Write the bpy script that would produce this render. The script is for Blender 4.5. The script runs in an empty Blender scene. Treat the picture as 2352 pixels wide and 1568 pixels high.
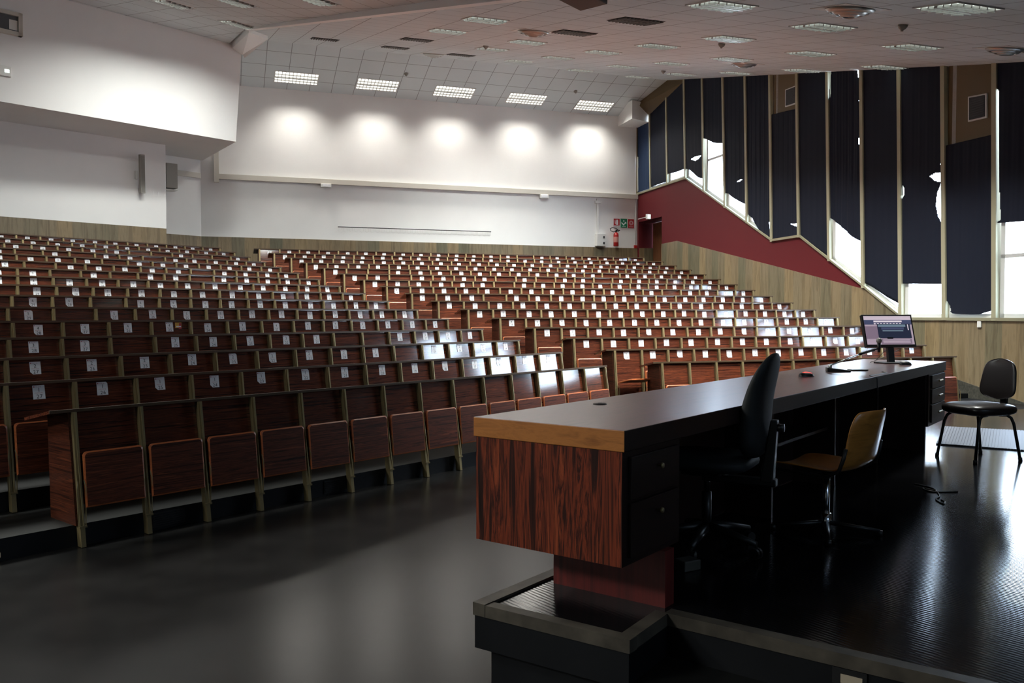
import bpy, bmesh, math, random
from mathutils import Vector, Matrix
random.seed(7)
SC = bpy.context.scene
COL = SC.collection
PI = math.pi
# ---------------------------------------------------------------- camera model
F_PX, PITCH, CAMZ = 1975.3, .0312, 1.6
def ray(px, py):
    c, s = math.cos(PITCH), math.sin(PITCH)
    u, v = (px-1176)/F_PX, (784-py)/F_PX
    return Vector((u, c+v*s, -s+v*c))
CP = Vector((0, 0, CAMZ))
def onz(px, py, z):
    d = ray(px, py); return CP+d*((z-CAMZ)/d.z)
def ondepth(px, py, y):
    d = ray(px, py); return CP+d*(y/d.y)
def onplane(px, py, p0, n):
    d = ray(px, py); return CP+d*((Vector(p0)-CP).dot(n)/d.dot(n))
cam = bpy.data.cameras.new('camera'); co = bpy.data.objects.new('camera', cam); COL.objects.link(co)
cam.sensor_width = 36; cam.lens = F_PX/2352*36; cam.clip_end = 200
co.location = CP; co.rotation_euler = (PI/2-PITCH, 0, 0); SC.camera = co
SC.view_settings.view_transform = 'Standard'; SC.view_settings.look = 'None'
SC.view_settings.gamma = 1; SC.view_settings.use_curve_mapping = False
SC.view_settings.exposure = 0.32
# ---------------------------------------------------------------- materials
def mat(name, col, rough=.5, metal=0, spec=.5, coat=0, emis=None, es=0, coatr=.1):
    m = bpy.data.materials.new(name); m.use_nodes = True
    b = m.node_tree.nodes['Principled BSDF']
    b.inputs['Base Color'].default_value = (*col, 1); b.inputs['Roughness'].default_value = rough
    b.inputs['Metallic'].default_value = metal; b.inputs['Specular IOR Level'].default_value = spec
    b.inputs['Coat Weight'].default_value = coat; b.inputs['Coat IOR'].default_value = 1.7 if coat > .8 else 1.5; b.inputs['Coat Roughness'].default_value = coatr
    if emis: b.inputs['Emission Color'].default_value = (*emis, 1); b.inputs['Emission Strength'].default_value = es
    return m
def nodes(m): return m.node_tree.nodes, m.node_tree.links, m.node_tree.nodes['Principled BSDF']
def ramp(N, stops):
    r = N.new('ShaderNodeValToRGB'); e = r.color_ramp.elements
    e[0].position, e[0].color = stops[0][0], (*stops[0][1], 1)
    e[1].position, e[1].color = stops[-1][0], (*stops[-1][1], 1)
    for p, c in stops[1:-1]: q = e.new(p); q.color = (*c, 1)
    return r
def mathn(N, L, op, a, b=None):
    n = N.new('ShaderNodeMath'); n.operation = op
    for i, v in enumerate((a, b)):
        if v is None: continue
        if isinstance(v, (int, float)): n.inputs[i].default_value = v
        else: L.new(v, n.inputs[i])
    return n.outputs[0]
def wood(name, stops, scale=(1, 1, 1), rough=.3, coat=0.0, coatr=.15, detail=6, dist=1.5, rnd=True, spec=.5, base=2.0):
    m = mat(name, (1, 1, 1), rough, 0, spec, coat, coatr=coatr); N, L, B = nodes(m)
    tc = N.new('ShaderNodeTexCoord'); mp = N.new('ShaderNodeMapping'); mp.inputs['Scale'].default_value = scale
    vec = tc.outputs['Object']
    if rnd:
        oi = N.new('ShaderNodeObjectInfo'); cx = N.new('ShaderNodeCombineXYZ')
        r = mathn(N, L, 'MULTIPLY', oi.outputs['Random'], 37.0)
        L.new(r, cx.inputs[0]); L.new(mathn(N, L, 'MULTIPLY', oi.outputs['Random'], 91.0), cx.inputs[2]); L.new(r, cx.inputs[1])
        va = N.new('ShaderNodeVectorMath'); va.operation = 'ADD'
        L.new(vec, va.inputs[0]); L.new(cx.outputs[0], va.inputs[1]); vec = va.outputs[0]
    L.new(vec, mp.inputs[0])
    n = N.new('ShaderNodeTexNoise'); n.inputs['Scale'].default_value = base; n.inputs['Detail'].default_value = detail
    n.inputs['Roughness'].default_value = .62; n.inputs['Distortion'].default_value = dist
    L.new(mp.outputs[0], n.inputs['Vector'])
    r = ramp(N, stops); L.new(n.outputs['Fac'], r.inputs[0]); L.new(r.outputs[0], B.inputs['Base Color'])
    return m
ROSE = [(.30, (.010, .004, .003)), (.42, (.045, .011, .005)), (.50, (.15, .036, .015)), (.56, (.040, .012, .007)), (.64, (.23, .057, .022)), (.75, (.07, .018, .009))]
M = {}
M['rose_h'] = wood('rosewood_horizontal', [(p, tuple(v*.85 for v in c)) for p, c in ROSE], (.7, 24, 30), .55, .9, .085, detail=9, dist=.9, spec=.08)
M['rose_dark'] = wood('rosewood_dark_seat', [(p, tuple(v*.85 for v in c)) for p, c in ROSE], (.7, 24, 30), .5, .1, .25, detail=9, dist=.9, spec=.2)
M['rose_v'] = wood('rosewood_vertical', [(.30, (.010, .005, .004)), (.42, (.04, .012, .008)), (.50, (.24, .045, .018)), (.55, (.030, .009, .007)), (.63, (.32, .065, .024)), (.75, (.05, .012, .008))], (8, 8, .42), .5, .0, .25, rnd=False, dist=1.6, detail=10, spec=.2)
M['rose_red'] = wood('redwood_pedestal', [(.3, (.05, .008, .007)), (.5, (.16, .018, .015)), (.7, (.08, .012, .010))], (12, 12, .5), .45, .1, .25, rnd=False, dist=.4)
M['desktop'] = wood('desk_veneer', [(.3, (.035, .011, .010)), (.5, (.10, .030, .026)), (.7, (.055, .018, .015))], (1.0, 12, 4), .35, .95, .22, rnd=False, dist=.8)
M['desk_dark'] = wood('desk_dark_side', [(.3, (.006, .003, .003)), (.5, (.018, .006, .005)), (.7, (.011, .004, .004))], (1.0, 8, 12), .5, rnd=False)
M['edge_wood'] = wood('honey_edge', [(.3, (.30, .10, .020)), (.5, (.52, .19, .040)), (.7, (.38, .13, .028))], (3, 3, 14), .4, .1, .3, rnd=False, dist=.6)
M['rim'] = wood('orange_rim', [(.3, (.24, .060, .018)), (.5, (.46, .125, .038)), (.7, (.33, .085, .027))], (3, 14, 14), .35, .2, .2)
M['plank_chair'] = wood('plywood_chair', [(.3, (.36, .14, .025)), (.5, (.60, .26, .055)), (.7, (.48, .19, .036))], (2, 2, 9), .28, .5, .12, dist=.5)
M['brass'] = mat('aged_brass', (.30, .235, .12), .42, .7)
M['desk_rim'] = mat('bench_desk_edging', (.075, .045, .024), .4, .15)
M['black'] = mat('black_plastic', (.012, .012, .013), .38)
M['leather'] = mat('black_leatherette', (.018, .014, .014), .33, 0, .5)
M['blackfab'] = mat('black_fabric', (.012, .014, .015), .7)
M['chrome'] = mat('chrome', (.7, .7, .72), .15, 1)
M['steel'] = mat('brushed_steel', (.45, .44, .42), .35, .9)
M['whitepl'] = mat('white_plastic', (.72, .72, .69), .45)
M['paper'] = mat('paper_label', (.82, .83, .85), .4, coat=.25)
M['ink'] = mat('black_ink', (.015, .015, .02), .5)
M['pink'] = mat('maroon_ink', (.45, .12, .16), .5)
M['beige'] = mat('beige_trunking', (.62, .59, .52), .5)
M['redpl'] = mat('red_enamel', (.42, .012, .012), .3, coat=.4)
M['green'] = mat('sign_green', (.012, .20, .10), .4)
M['signred'] = mat('sign_red', (.42, .02, .025), .4)
M['fin'] = mat('olive_cream_fin', (.36, .34, .23), .5)
M['winframe'] = mat('window_frame', (.62, .62, .60), .4)
M['brownbox'] = mat('brown_panel', (.12, .080, .028), .55)
M['louvre'] = mat('dark_louvre', (.02, .02, .025), .5)
M['redwall'] = mat('red_painted_wall', (.105, .006, .010), .7, spec=.3)
M['grey'] = mat('grey_speaker', (.30, .29, .26), .6)
M['yellow'] = mat('sticker_yellow', (.65, .33, .03), .5)
M['glowdim'] = mat('step_light', (.22, .19, .14), .5, emis=(1, .85, .6), es=.05)
M['exit'] = mat('exit_light', (.8, .9, .85), .5, emis=(.75, 1, .9), es=2.0)
M['tube'] = mat('lamp_reflector', (.75, .78, .75), .3, .4, emis=(.90, 1.0, .93), es=1.3)
M['tube_hot'] = mat('lamp_reflector_lit', (.85, .86, .82), .3, .3, emis=(1, .98, .92), es=1.3)
M['lgrid'] = mat('louvre_blade', (.50, .50, .48), .35, .5)
M['ventm'] = mat('vent_slat', (.16, .15, .14), .5)
M['ventd'] = mat('vent_dark', (.015, .015, .015), .8)
M['matgrid'] = mat('aluminium_mat', (.09, .09, .10), .5, .6)
def noisy(name, c1, c2, scale, rough, bump=0, bscale=40, rr=None, coat=0, vec=None, spec=.5):
    m = mat(name, c1, rough, 0, spec, coat); N, L, B = nodes(m)
    tc = N.new('ShaderNodeTexCoord'); mp = N.new('ShaderNodeMapping')
    mp.inputs['Scale'].default_value = vec or (1, 1, 1); L.new(tc.outputs['Object'], mp.inputs[0])
    n = N.new('ShaderNodeTexNoise'); n.inputs['Scale'].default_value = scale; n.inputs['Detail'].default_value = 8
    L.new(mp.outputs[0], n.inputs['Vector'])
    r = ramp(N, [(.35, c1), (.68, c2)]); L.new(n.outputs['Fac'], r.inputs[0]); L.new(r.outputs[0], B.inputs['Base Color'])
    if rr:
        q = ramp(N, [(.3, (rr[0],)*3), (.7, (rr[1],)*3)]); L.new(n.outputs['Fac'], q.inputs[0]); L.new(q.outputs[0], B.inputs['Roughness'])
    if bump:
        n2 = N.new('ShaderNodeTexNoise'); n2.inputs['Scale'].default_value = bscale; n2.inputs['Detail'].default_value = 3
        L.new(mp.outputs[0], n2.inputs['Vector'])
        b = N.new('ShaderNodeBump'); b.inputs['Strength'].default_value = bump; b.inputs['Distance'].default_value = .01
        L.new(n2.outputs['Fac'], b.inputs['Height']); L.new(b.outputs[0], B.inputs['Normal'])
    return m
M['white'] = noisy('white_plaster', (.84, .84, .825), (.81, .81, .80), 1.2, .75, .08, 60)
M['nosing'] = noisy('step_nosing', (.05, .043, .034), (.10, .086, .067), 9, .5, spec=.3)
M['slate'] = noisy('front_wall_slate', (.05, .06, .055), (.08, .085, .08), 2, .7)
M['floor'] = noisy('black_linoleum', (.010, .010, .010), (.018, .0175, .017), 3.2, .25, .012, 9, None, vec=(1, 1, 1), spec=.12)
M['podium'] = noisy('black_podium_rubber', (.005, .005, .006), (.010, .010, .011), 3.0, .12, .022, 9, None, vec=(1, 1, 1), spec=.22)
M['tier'] = noisy('black_tier_rubber', (.006, .0065, .0065), (.013, .013, .012), 3.0, .5, .06, 40, None, spec=.2)
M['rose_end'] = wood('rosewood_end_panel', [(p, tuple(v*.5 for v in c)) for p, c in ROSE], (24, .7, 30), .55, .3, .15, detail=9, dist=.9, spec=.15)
M['riser'] = noisy('riser_black', (.004, .0045, .006), (.008, .009, .011), 4, .5, spec=.25)
M['ramp'] = noisy('speckled_ramp', (.03, .03, .024), (.07, .068, .055), 30, .5)
def floor_scratches(m):
    N, L, B = nodes(m)
    tc = N.new('ShaderNodeTexCoord'); mp = N.new('ShaderNodeMapping'); mp.inputs['Rotation'].default_value = (0, 0, .6); mp.inputs['Scale'].default_value = (1, 9, 1)
    L.new(tc.outputs['Object'], mp.inputs[0])
    v = N.new('ShaderNodeTexNoise'); v.inputs['Scale'].default_value = 5; v.inputs['Detail'].default_value = 2; L.new(mp.outputs[0], v.inputs[0])
    r = ramp(N, [(.76, (0, 0, 0)), (.80, (.3, .3, .3))]); L.new(v.outputs['Fac'], r.inputs[0])
    src = B.inputs['Base Color'].links[0].from_socket
    mx = N.new('ShaderNodeMix'); mx.data_type = 'RGBA'; mx.inputs['Factor'].default_value = 0
    L.new(r.outputs[0], mx.inputs['Factor']); L.new(src, mx.inputs[6]); mx.inputs[7].default_value = (.09, .088, .08, 1)
    L.new(mx.outputs[2], B.inputs['Base Color'])
floor_scratches(M['floor'])
def ribbed(m):   # fine ribs of the podium rubber
    N, L, B = nodes(m)
    tc = N.new('ShaderNodeTexCoord'); mp = N.new('ShaderNodeMapping'); mp.inputs['Rotation'].default_value = (0, 0, math.radians(-37)); L.new(tc.outputs['Object'], mp.inputs[0])
    w = N.new('ShaderNodeTexWave'); w.inputs['Scale'].default_value = 14; w.inputs['Distortion'].default_value = 2.0; w.inputs['Detail'].default_value = 2; L.new(mp.outputs[0], w.inputs[0])
    b = N.new('ShaderNodeBump'); b.inputs['Strength'].default_value = .028; b.inputs['Distance'].default_value = .01
    L.new(w.outputs['Fac'], b.inputs['Height'])
    old = B.inputs['Normal'].links[0].from_node; L.new(b.outputs[0], old.inputs['Normal'])
ribbed(M['podium'])
def marble(name, axis_ang):   # vertical slabs of veined travertine, about 30 cm wide
    m = mat(name, (.3, .26, .18), .42, coat=.15); N, L, B = nodes(m)
    tc = N.new('ShaderNodeTexCoord'); mp = N.new('ShaderNodeMapping'); mp.inputs['Rotation'].default_value = (0, 0, -axis_ang)
    L.new(tc.outputs['Object'], mp.inputs[0])
    sp = N.new('ShaderNodeSeparateXYZ'); L.new(mp.outputs[0], sp.inputs[0])
    slab = mathn(N, L, 'FLOOR', mathn(N, L, 'MULTIPLY', sp.outputs[0], 3.0))
    wn = N.new('ShaderNodeTexWhiteNoise'); wn.noise_dimensions = '1D'; L.new(slab, wn.inputs['W'])
    cx = N.new('ShaderNodeCombineXYZ')
    L.new(mathn(N, L, 'MULTIPLY', sp.outputs[0], 9.0), cx.inputs[0]); L.new(mathn(N, L, 'MULTIPLY', slab, 3.7), cx.inputs[1])
    L.new(mathn(N, L, 'MULTIPLY', sp.outputs[2], .8), cx.inputs[2])
    n = N.new('ShaderNodeTexNoise'); n.inputs['Scale'].default_value = 1.4; n.inputs['Detail'].default_value = 9; n.inputs['Roughness'].default_value = .65; n.inputs['Distortion'].default_value = .6
    L.new(cx.outputs[0], n.inputs['Vector'])
    r = ramp(N, [(.25, (.10, .075, .045)), (.45, (.17, .135, .085)), (.55, (.22, .18, .118)), (.75, (.14, .11, .07))])
    L.new(n.outputs['Fac'], r.inputs[0])
    r2 = ramp(N, [(0, (.62, .70, .66)), (.35, (.95, .93, .88)), (.7, (1.1, 1.0, .85)), (1, (1.25, 1.15, .95))]); L.new(wn.outputs['Value'], r2.inputs[0])
    mx = N.new('ShaderNodeMix'); mx.data_type = 'RGBA'; mx.blend_type = 'MULTIPLY'; mx.inputs['Factor'].default_value = 1
    L.new(r.outputs[0], mx.inputs[6]); L.new(r2.outputs[0], mx.inputs[7]); L.new(mx.outputs[2], B.inputs['Base Color'])
    return m
def tiles(name, ang, c=(.68, .745, .765)):   # 60 cm ceiling tiles
    m = mat(name, c, .8); N, L, B = nodes(m)
    tc = N.new('ShaderNodeTexCoord'); mp = N.new('ShaderNodeMapping'); mp.inputs['Rotation'].default_value = (0, 0, -ang)
    L.new(tc.outputs['Object'], mp.inputs[0]); sp = N.new('ShaderNodeSeparateXYZ'); L.new(mp.outputs[0], sp.inputs[0])
    ln = []
    for i in (0, 1):
        fr = mathn(N, L, 'FRACT', mathn(N, L, 'ADD', mathn(N, L, 'DIVIDE', sp.outputs[i], .6), 100.0))
        ln.append(mathn(N, L, 'LESS_THAN', fr, .028))
    g = mathn(N, L, 'MAXIMUM', ln[0], ln[1])
    n = N.new('ShaderNodeTexNoise'); n.inputs['Scale'].default_value = .6; n.inputs['Detail'].default_value = 5; L.new(tc.outputs['Object'], n.inputs[0])
    r = ramp(N, [(.3, tuple(v*.93 for v in c)), (.7, c)]); L.new(n.outputs['Fac'], r.inputs[0])
    mx = N.new('ShaderNodeMix'); mx.data_type = 'RGBA'; L.new(g, mx.inputs['Factor'])
    L.new(r.outputs[0], mx.inputs[6]); mx.inputs[7].default_value = (*[v*.42 for v in c], 1); L.new(mx.outputs[2], B.inputs['Base Color'])
    return m
def blindmat(name, c, tr):
    m = mat(name, c, .75); N, L, B = nodes(m)
    t = N.new('ShaderNodeBsdfTranslucent'); t.inputs['Color'].default_value = (*tr, 1)
    a = N.new('ShaderNodeMixShader'); a.inputs['Fac'].default_value = .5
    out = N['Material Output']; L.new(B.outputs[0], a.inputs[1]); L.new(t.outputs[0], a.inputs[2]); L.new(a.outputs[0], out.inputs['Surface'])
    return m
M['blind'] = blindmat('navy_blind', (.014, .020, .044), (.0014, .0022, .0062))
M['blind2'] = blindmat('blue_blind', (.035, .07, .15), (.006, .014, .035))
def glassmat():
    m = bpy.data.materials.new('window_glass'); m.use_nodes = True; N, L = m.node_tree.nodes, m.node_tree.links
    for n in list(N): N.remove(n)
    o = N.new('ShaderNodeOutputMaterial'); t = N.new('ShaderNodeBsdfTransparent'); g = N.new('ShaderNodeBsdfGlossy'); g.inputs['Roughness'].default_value = .03
    mx = N.new('ShaderNodeMixShader'); mx.inputs[0].default_value = .06
    t.inputs[0].default_value = (.93, .96, .96, 1)
    L.new(t.outputs[0], mx.inputs[1]); L.new(g.outputs[0], mx.inputs[2]); L.new(mx.outputs[0], o.inputs[0])
    return m
M['glass'] = glassmat()
# ---------------------------------------------------------------- mesh helpers
class MB:
    def __init__(s): s.v = []; s.f = []; s.m = []
    def add(s, vs, fs, mi=0):
        o = len(s.v); s.v += [tuple(v) for v in vs]
        for f in fs: s.f.append([i+o for i in f]); s.m.append(mi)
        return s
    def box(s, a, b, mi=0, mtx=None):
        x0, y0, z0 = a; x1, y1, z1 = b
        vs = [Vector(p) for p in ((x0, y0, z0), (x1, y0, z0), (x1, y1, z0), (x0, y1, z0), (x0, y0, z1), (x1, y0, z1), (x1, y1, z1), (x0, y1, z1))]
        if mtx: vs = [mtx @ v for v in vs]
        return s.add(vs, [(0, 3, 2, 1), (4, 5, 6, 7), (0, 1, 5, 4), (1, 2, 6, 5), (2, 3, 7, 6), (3, 0, 4, 7)], mi)
    def hexa(s, p, mi=0): return s.add(p, [(0, 3, 2, 1), (4, 5, 6, 7), (0, 1, 5, 4), (1, 2, 6, 5), (2, 3, 7, 6), (3, 0, 4, 7)], mi)
    def prism(s, pts, vec, mi=0):
        n = len(pts); a = [Vector(p) for p in pts]; b = [p+Vector(vec) for p in a]
        return s.add(a+b, [list(range(n)), list(range(2*n-1, n-1, -1))]+[(i, (i+1) % n, (i+1) % n+n, i+n) for i in range(n)][:], mi)
    def poly(s, pts, mi=0): return s.add(pts, [list(range(len(pts)))], mi)
    def tube(s, pts, r, seg=8, mi=0, rs=None, cap=True):
        pts = [Vector(p) for p in pts]; rings = []; up = None
        for i, p in enumerate(pts):
            t = (pts[min(i+1, len(pts)-1)]-pts[max(i-1, 0)]).normalized()
            if up is None: up = t.orthogonal().normalized()
            up = (up-t*up.dot(t)).normalized(); sd = t.cross(up); rr = rs[i] if rs else r
            rings.append([p+(up*math.cos(2*PI*k/seg)+sd*math.sin(2*PI*k/seg))*rr for k in range(seg)])
        vs = [v for rg in rings for v in rg]; fs = []
        for i in range(len(pts)-1):
            for k in range(seg): fs.append((i*seg+k, i*seg+(k+1) % seg, (i+1)*seg+(k+1) % seg, (i+1)*seg+k))
        if cap: fs += [list(range(seg))[::-1], [(len(pts)-1)*seg+k for k in range(seg)]]
        return s.add(vs, fs, mi)
    def lathe(s, prof, c=(0, 0, 0), seg=20, mi=0):
        vs = []; fs = []
        for r, z in prof:
            for k in range(seg): a = 2*PI*k/seg; vs.append((c[0]+r*math.cos(a), c[1]+r*math.sin(a), c[2]+z))
        for i in range(len(prof)-1):
            for k in range(seg): fs.append((i*seg+k, i*seg+(k+1) % seg, (i+1)*seg+(k+1) % seg, (i+1)*seg+k))
        fs += [list(range(seg))[::-1], [(len(prof)-1)*seg+k for k in range(seg)]]
        return s.add(vs, fs, mi)
    def mesh(s, name, mats, smooth=False):
        me = bpy.data.meshes.new(name); me.from_pydata(s.v, [], s.f)
        for m in (mats if isinstance(mats, (list, tuple)) else [mats]): me.materials.append(m)
        me.polygons.foreach_set('material_index', s.m)
        bm = bmesh.new(); bm.from_mesh(me); bmesh.ops.recalc_face_normals(bm, faces=bm.faces); bm.to_mesh(me); bm.free()
        if smooth: me.polygons.foreach_set('use_smooth', [True]*len(me.polygons))
        me.update(); return me
    def build(s, name, mats, parent=None, smooth=False, bevel=0, seg=2, subsurf=0):
        return link(name, s.mesh(name, mats, smooth), parent, bevel, seg, subsurf)
def link(name, me, parent=None, bevel=0, seg=2, subsurf=0):
    o = bpy.data.objects.new(name, me); COL.objects.link(o)
    if parent: o.parent = parent
    if bevel: b = o.modifiers.new('bevel', 'BEVEL'); b.width = bevel; b.segments = seg; b.limit_method = 'ANGLE'
    if subsurf: q = o.modifiers.new('sub', 'SUBSURF'); q.levels = subsurf; q.render_levels = subsurf
    return o
def tag(o, label, cat, group=None, kind=None):
    if label: o['label'] = label
    if cat: o['category'] = cat
    if group: o['group'] = group
    if kind: o['kind'] = kind
    return o
def empty(name, loc, rz=0, rot=None):
    e = bpy.data.objects.new(name, None); COL.objects.link(e); e.location = loc
    e.rotation_euler = rot if rot else (0, 0, rz); e.empty_display_size = .1; return e
def struct(name, mb, mats, **k): o = mb.build(name, mats, **k); o['kind'] = 'structure'; return o
def clone(o, parent, loc=None):
    c = o.copy(); COL.objects.link(c); c.parent = parent
    if loc is not None: c.location = loc
    return c
def copy_tree(o, parent=None):
    c = o.copy(); COL.objects.link(c); c.parent = parent
    for ch in list(o.children): copy_tree(ch, c)
    return c
_glyph = {}
def glyph(ch):
    if ch not in _glyph:
        cu = bpy.data.curves.new('t', 'FONT'); cu.body = ch; cu.size = 1; cu.resolution_u = 2
        ob = bpy.data.objects.new('t', cu); COL.objects.link(ob)
        dg = bpy.context.evaluated_depsgraph_get(); me = bpy.data.meshes.new_from_object(ob.evaluated_get(dg))
        vs = [tuple(v.co) for v in me.vertices]; fs = [list(p.vertices) for p in me.polygons]
        w = (max(v[0] for v in vs) if vs else .3)
        _glyph[ch] = (vs, fs, w)
        bpy.data.objects.remove(ob); bpy.data.curves.remove(cu); bpy.data.meshes.remove(me)
    return _glyph[ch]
def text_into(mb, s, x, z, size, y, mi, center=True):   # on the local xz plane facing -y
    ws = [glyph(c)[2]+.1 if c != ' ' else .35 for c in s]; tot = sum(ws)*size
    cx = x-(tot/2 if center else 0)
    for c, w in zip(s, ws):
        if c != ' ':
            vs, fs, _ = glyph(c); mb.add([(cx+v[0]*size, y, z+v[1]*size) for v in vs], fs, mi)
        cx += w*size
# ---------------------------------------------------------------- hall geometry
TL, TR = math.radians(39.58), math.radians(71.213)
dL = Vector((math.sin(TL), math.cos(TL), 0)); nL = Vector((-math.cos(TL), math.sin(TL), 0))
dR = Vector((math.sin(TR), math.cos(TR), 0)); nR = Vector((-math.cos(TR), math.sin(TR), 0))
PL, DL = Vector((1.1954, 11.0989, 0)), .8005
PR, DR = Vector((2.5809, 11.805, 0)), .7362
STEP = .148
W0 = Vector((7.85, 13.24, 0)); Wd = Vector((-.2690, .9631, 0)).normalized(); Wi = Vector((-Wd.y, Wd.x, 0))   # right wall, Wi points into the room
if Wi.x > 0: Wi = -Wi
def wall(px, py, off=0): return onplane(px, py, W0+Wi*off, Wi)
def tz(px, py):
    p = wall(px, py); return ((p-W0).dot(Wd), p.z)
def wp(t, z, off=0): p = W0+Wd*t+Wi*off; return Vector((p.x, p.y, z))
BC = Vector((3.95, 27.2, 0))          # back right corner
BM = Vector((-8.30, 23.05, 0))        # back left corner
def bw(px, py, off=0): return onplane(px, py, BC-nR*off, nR)
def zmain(p): return 8.4+.238*(max(nR.x*p.x+nR.y*p.y, 5.5)-22.4)
def zleft(p):
    n_ = max(nL.x*p.x+nL.y*p.y, 6.5); return 7.66+(.14 if n_ > 16.06 else .228)*(n_-16.06)
AX, BX = Vector((-9.92, 16.67, 0)), Vector((-6.57, 20.60, 0))
dB = (BX-AX).normalized()
BL = BM-dL*12
# ---- floors
fl = MB(); fl.prism([(-17, -4.2, 0), (13, -4.2, 0), (13, 30, 0), (-17, 30, 0)], (0, 0, -.1))
struct('floor', fl, M['floor'])
def isect(k):   # corner of tier k between the two bench blocks
    a = nL.dot(PL)+DL*k-.065; b = nR.dot(PR)+DR*k-.065
    det = nL.x*nR.y-nL.y*nR.x
    return Vector(((a*nR.y-nL.y*b)/det, (nL.x*b-a*nR.x)/det, 0))
tm = MB()
for k in range(16):
    v = isect(k); rr = v+dR*((W0-v).dot(Wi)/dR.dot(Wi))
    sL = PL+nL*(DL*k-.065)
    ends = [sL-dL*7.22, sL-dL*7.22+Vector((-3.6, -6.7, 0))] if k == 0 else [sL-dL*(12.5)]
    back = [Vector((-17, 15.0, 0)), BL, BM, BC]
    ring = [rr, v]+ends+([Vector((-17, ends[-1].y, 0))] if k == 0 else [])+back
    z0 = STEP*k
    tm.prism([Vector((p.x, p.y, z0)) for p in ring], (0, 0, STEP))
    # rebuild material indices: top = tier rubber, sides = riser
to = struct('floor', tm, [M['tier'], M['riser']])
for p in to.data.polygons: p.material_index = 0 if abs(p.normal.z) > .5 else 1
# podium
ZP = .37
ud = Vector((.603, .797, 0)).normalized(); us = Vector((.797, -.603, 0))      # desk long axis, side axis (towards lecturer)
D0 = Vector((-.17, 3.78, 0))
A1, A2, A3 = Vector((-.158, 3.62, 0)), Vector((.44, 3.20, 0)), Vector((.634, 3.49, 0))
far = A1+ud*9.25
ring = [A1, A2, A3, A3+us*9.6, Vector((12.3, -2.9, 0)), wp(-1.9, 0), far]
pm = MB()
pm.prism([Vector((p.x, p.y, .185)) for p in ring], (0, 0, ZP-.185))
ins = [A1+ud*.05+us*.05, A2+ud*.06, A3, A3+us*9.6, Vector((12.3, -2.9, 0)), wp(-1.9, 0), far]
pm.prism([Vector((p.x, p.y, 0)) for p in ins], (0, 0, .185))
po = struct('floor', pm, [M['podium'], M['riser']])
for p in po.data.polygons: p.material_index = 0 if p.normal.z > .5 else 1
st = MB(); st.prism([Vector((p.x, p.y, 0)) for p in (A3, A2, A2+us*9.5, A3+us*9.5)], (0, 0, .2))
so = struct('floor', st, [M['tier']])
# pale nosing strips round the podium edge
def strip(mb, a, b, inw, w=.05, h=.045, z=ZP):
    global _sc; _sc = globals().get('_sc', 0)+1; z = z+.0012*_sc; w += .002*_sc
    a, b, inw = Vector(a), Vector(b), Vector(inw).normalized(); e_ = (b-a).normalized()*.006; a = a-e_; b = b+e_
    o = -inw*.006
    q = [a+o, b+o, b+inw*w, a+inw*w]
    mb.prism([Vector((p.x, p.y, z-h)) for p in q], (0, 0, h+.006))
nz = MB(); strip(nz, A1, A2, ud); strip(nz, A2, A3, -us); strip(nz, A3, A3+us*9.4, ud); strip(nz, A1, A1+ud*9, us)
struct('trim_1', nz, M['nosing'])
gm = MB()
g = [onz(2167, 981, ZP), onz(2352, 991, ZP), onz(2352, 1036, ZP), onz(2150, 1021, ZP)]
g[1] = g[0]+(g[1]-g[0])*1.35; g[2] = g[3]+(g[2]-g[3])*1.35
q = [Vector((p.x, p.y, ZP)) for p in g]; gm.prism(q, (0, 0, .006), 0)
for i in range(38):
    f = (i+.5)/38; a = q[0].lerp(q[1], f); b = q[3].lerp(q[2], f); e = (q[1]-q[0]).normalized()*.012
    gm.prism([a-e+Vector((0, 0, .006)), a+e+Vector((0, 0, .006)), b+e+Vector((0, 0, .006)), b-e+Vector((0, 0, .006))], (0, 0, .008), 1)
tag(gm.build('floor_mat', [M['black'], M['matgrid']]), 'ribbed metal floor mat lying behind the four-legged black chair', 'mat')
# ---- walls
ww = MB()
def wall_seg(mb, a, b, z0, z1, th, mi=0):   # th = outward thickness vector
    mb.prism([(a.x, a.y, z0), (b.x, b.y, z0), (b.x, b.y, z1), (a.x, a.y, z1)], th, mi)
MB1 = math.atan2(dR.y, dR.x); MB2 = math.atan2(dL.y, dL.x); MB3 = math.atan2(Wd.y, Wd.x)
M['marble_b'] = marble('travertine_back', MB1); M['marble_l'] = marble('travertine_left', MB2); M['marble_r'] = marble('travertine_right', MB3)
ZM = 3.69
wb = MB(); wall_seg(wb, BM, BC+dR*.6, ZM, 9, nR*.2); struct('wall_back', wb, M['white'])
wb = MB(); wall_seg(wb, BM-nR*.02, BC-nR*.02+dR*.0, 2.3, ZM, nR*.2); struct('wall_back_dado', wb, M['marble_b'])
wl = MB(); wall_seg(wl, BL, BM, ZM, 9, nL*.2); struct('wall_left_back', wl, M['white'])
wl = MB(); wall_seg(wl, BL-nL*.02, BM-nL*.02, 2.3, ZM, nL*.2); struct('wall_left_back_dado', wl, M['marble_l'])
C1, C0 = Vector((-8.40, 20.98, 0)), Vector((-10.9, 18.36, 0)); dC = (C1-C0).normalized(); nC = Vector((-dC.y, dC.x, 0))
if nC.y < 0: nC = -nC
CE = C1-dC*11
wl = MB(); wl.prism([(p.x, p.y, ZM) for p in (CE, C1, C1+nC*1.45, CE+nC*1.45)], (0, 0, 5.76-ZM)); struct('wall_left_booth', wl, M['white'])
wl = MB(); wl.prism([(p.x, p.y, 2.2) for p in (CE, C1, C1+nC*1.45, CE+nC*1.45)], (0, 0, ZM-2.2)); struct('wall_left_booth_dado', wl, M['marble_l'])
up = MB(); AE = AX-dB*9
zb = 5.71
Bt = ondepth(557, 125, 20.6); 
q0 = [AE, BX, BM+Vector((.05, .1, 0)), AE+nL*3.5]
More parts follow.
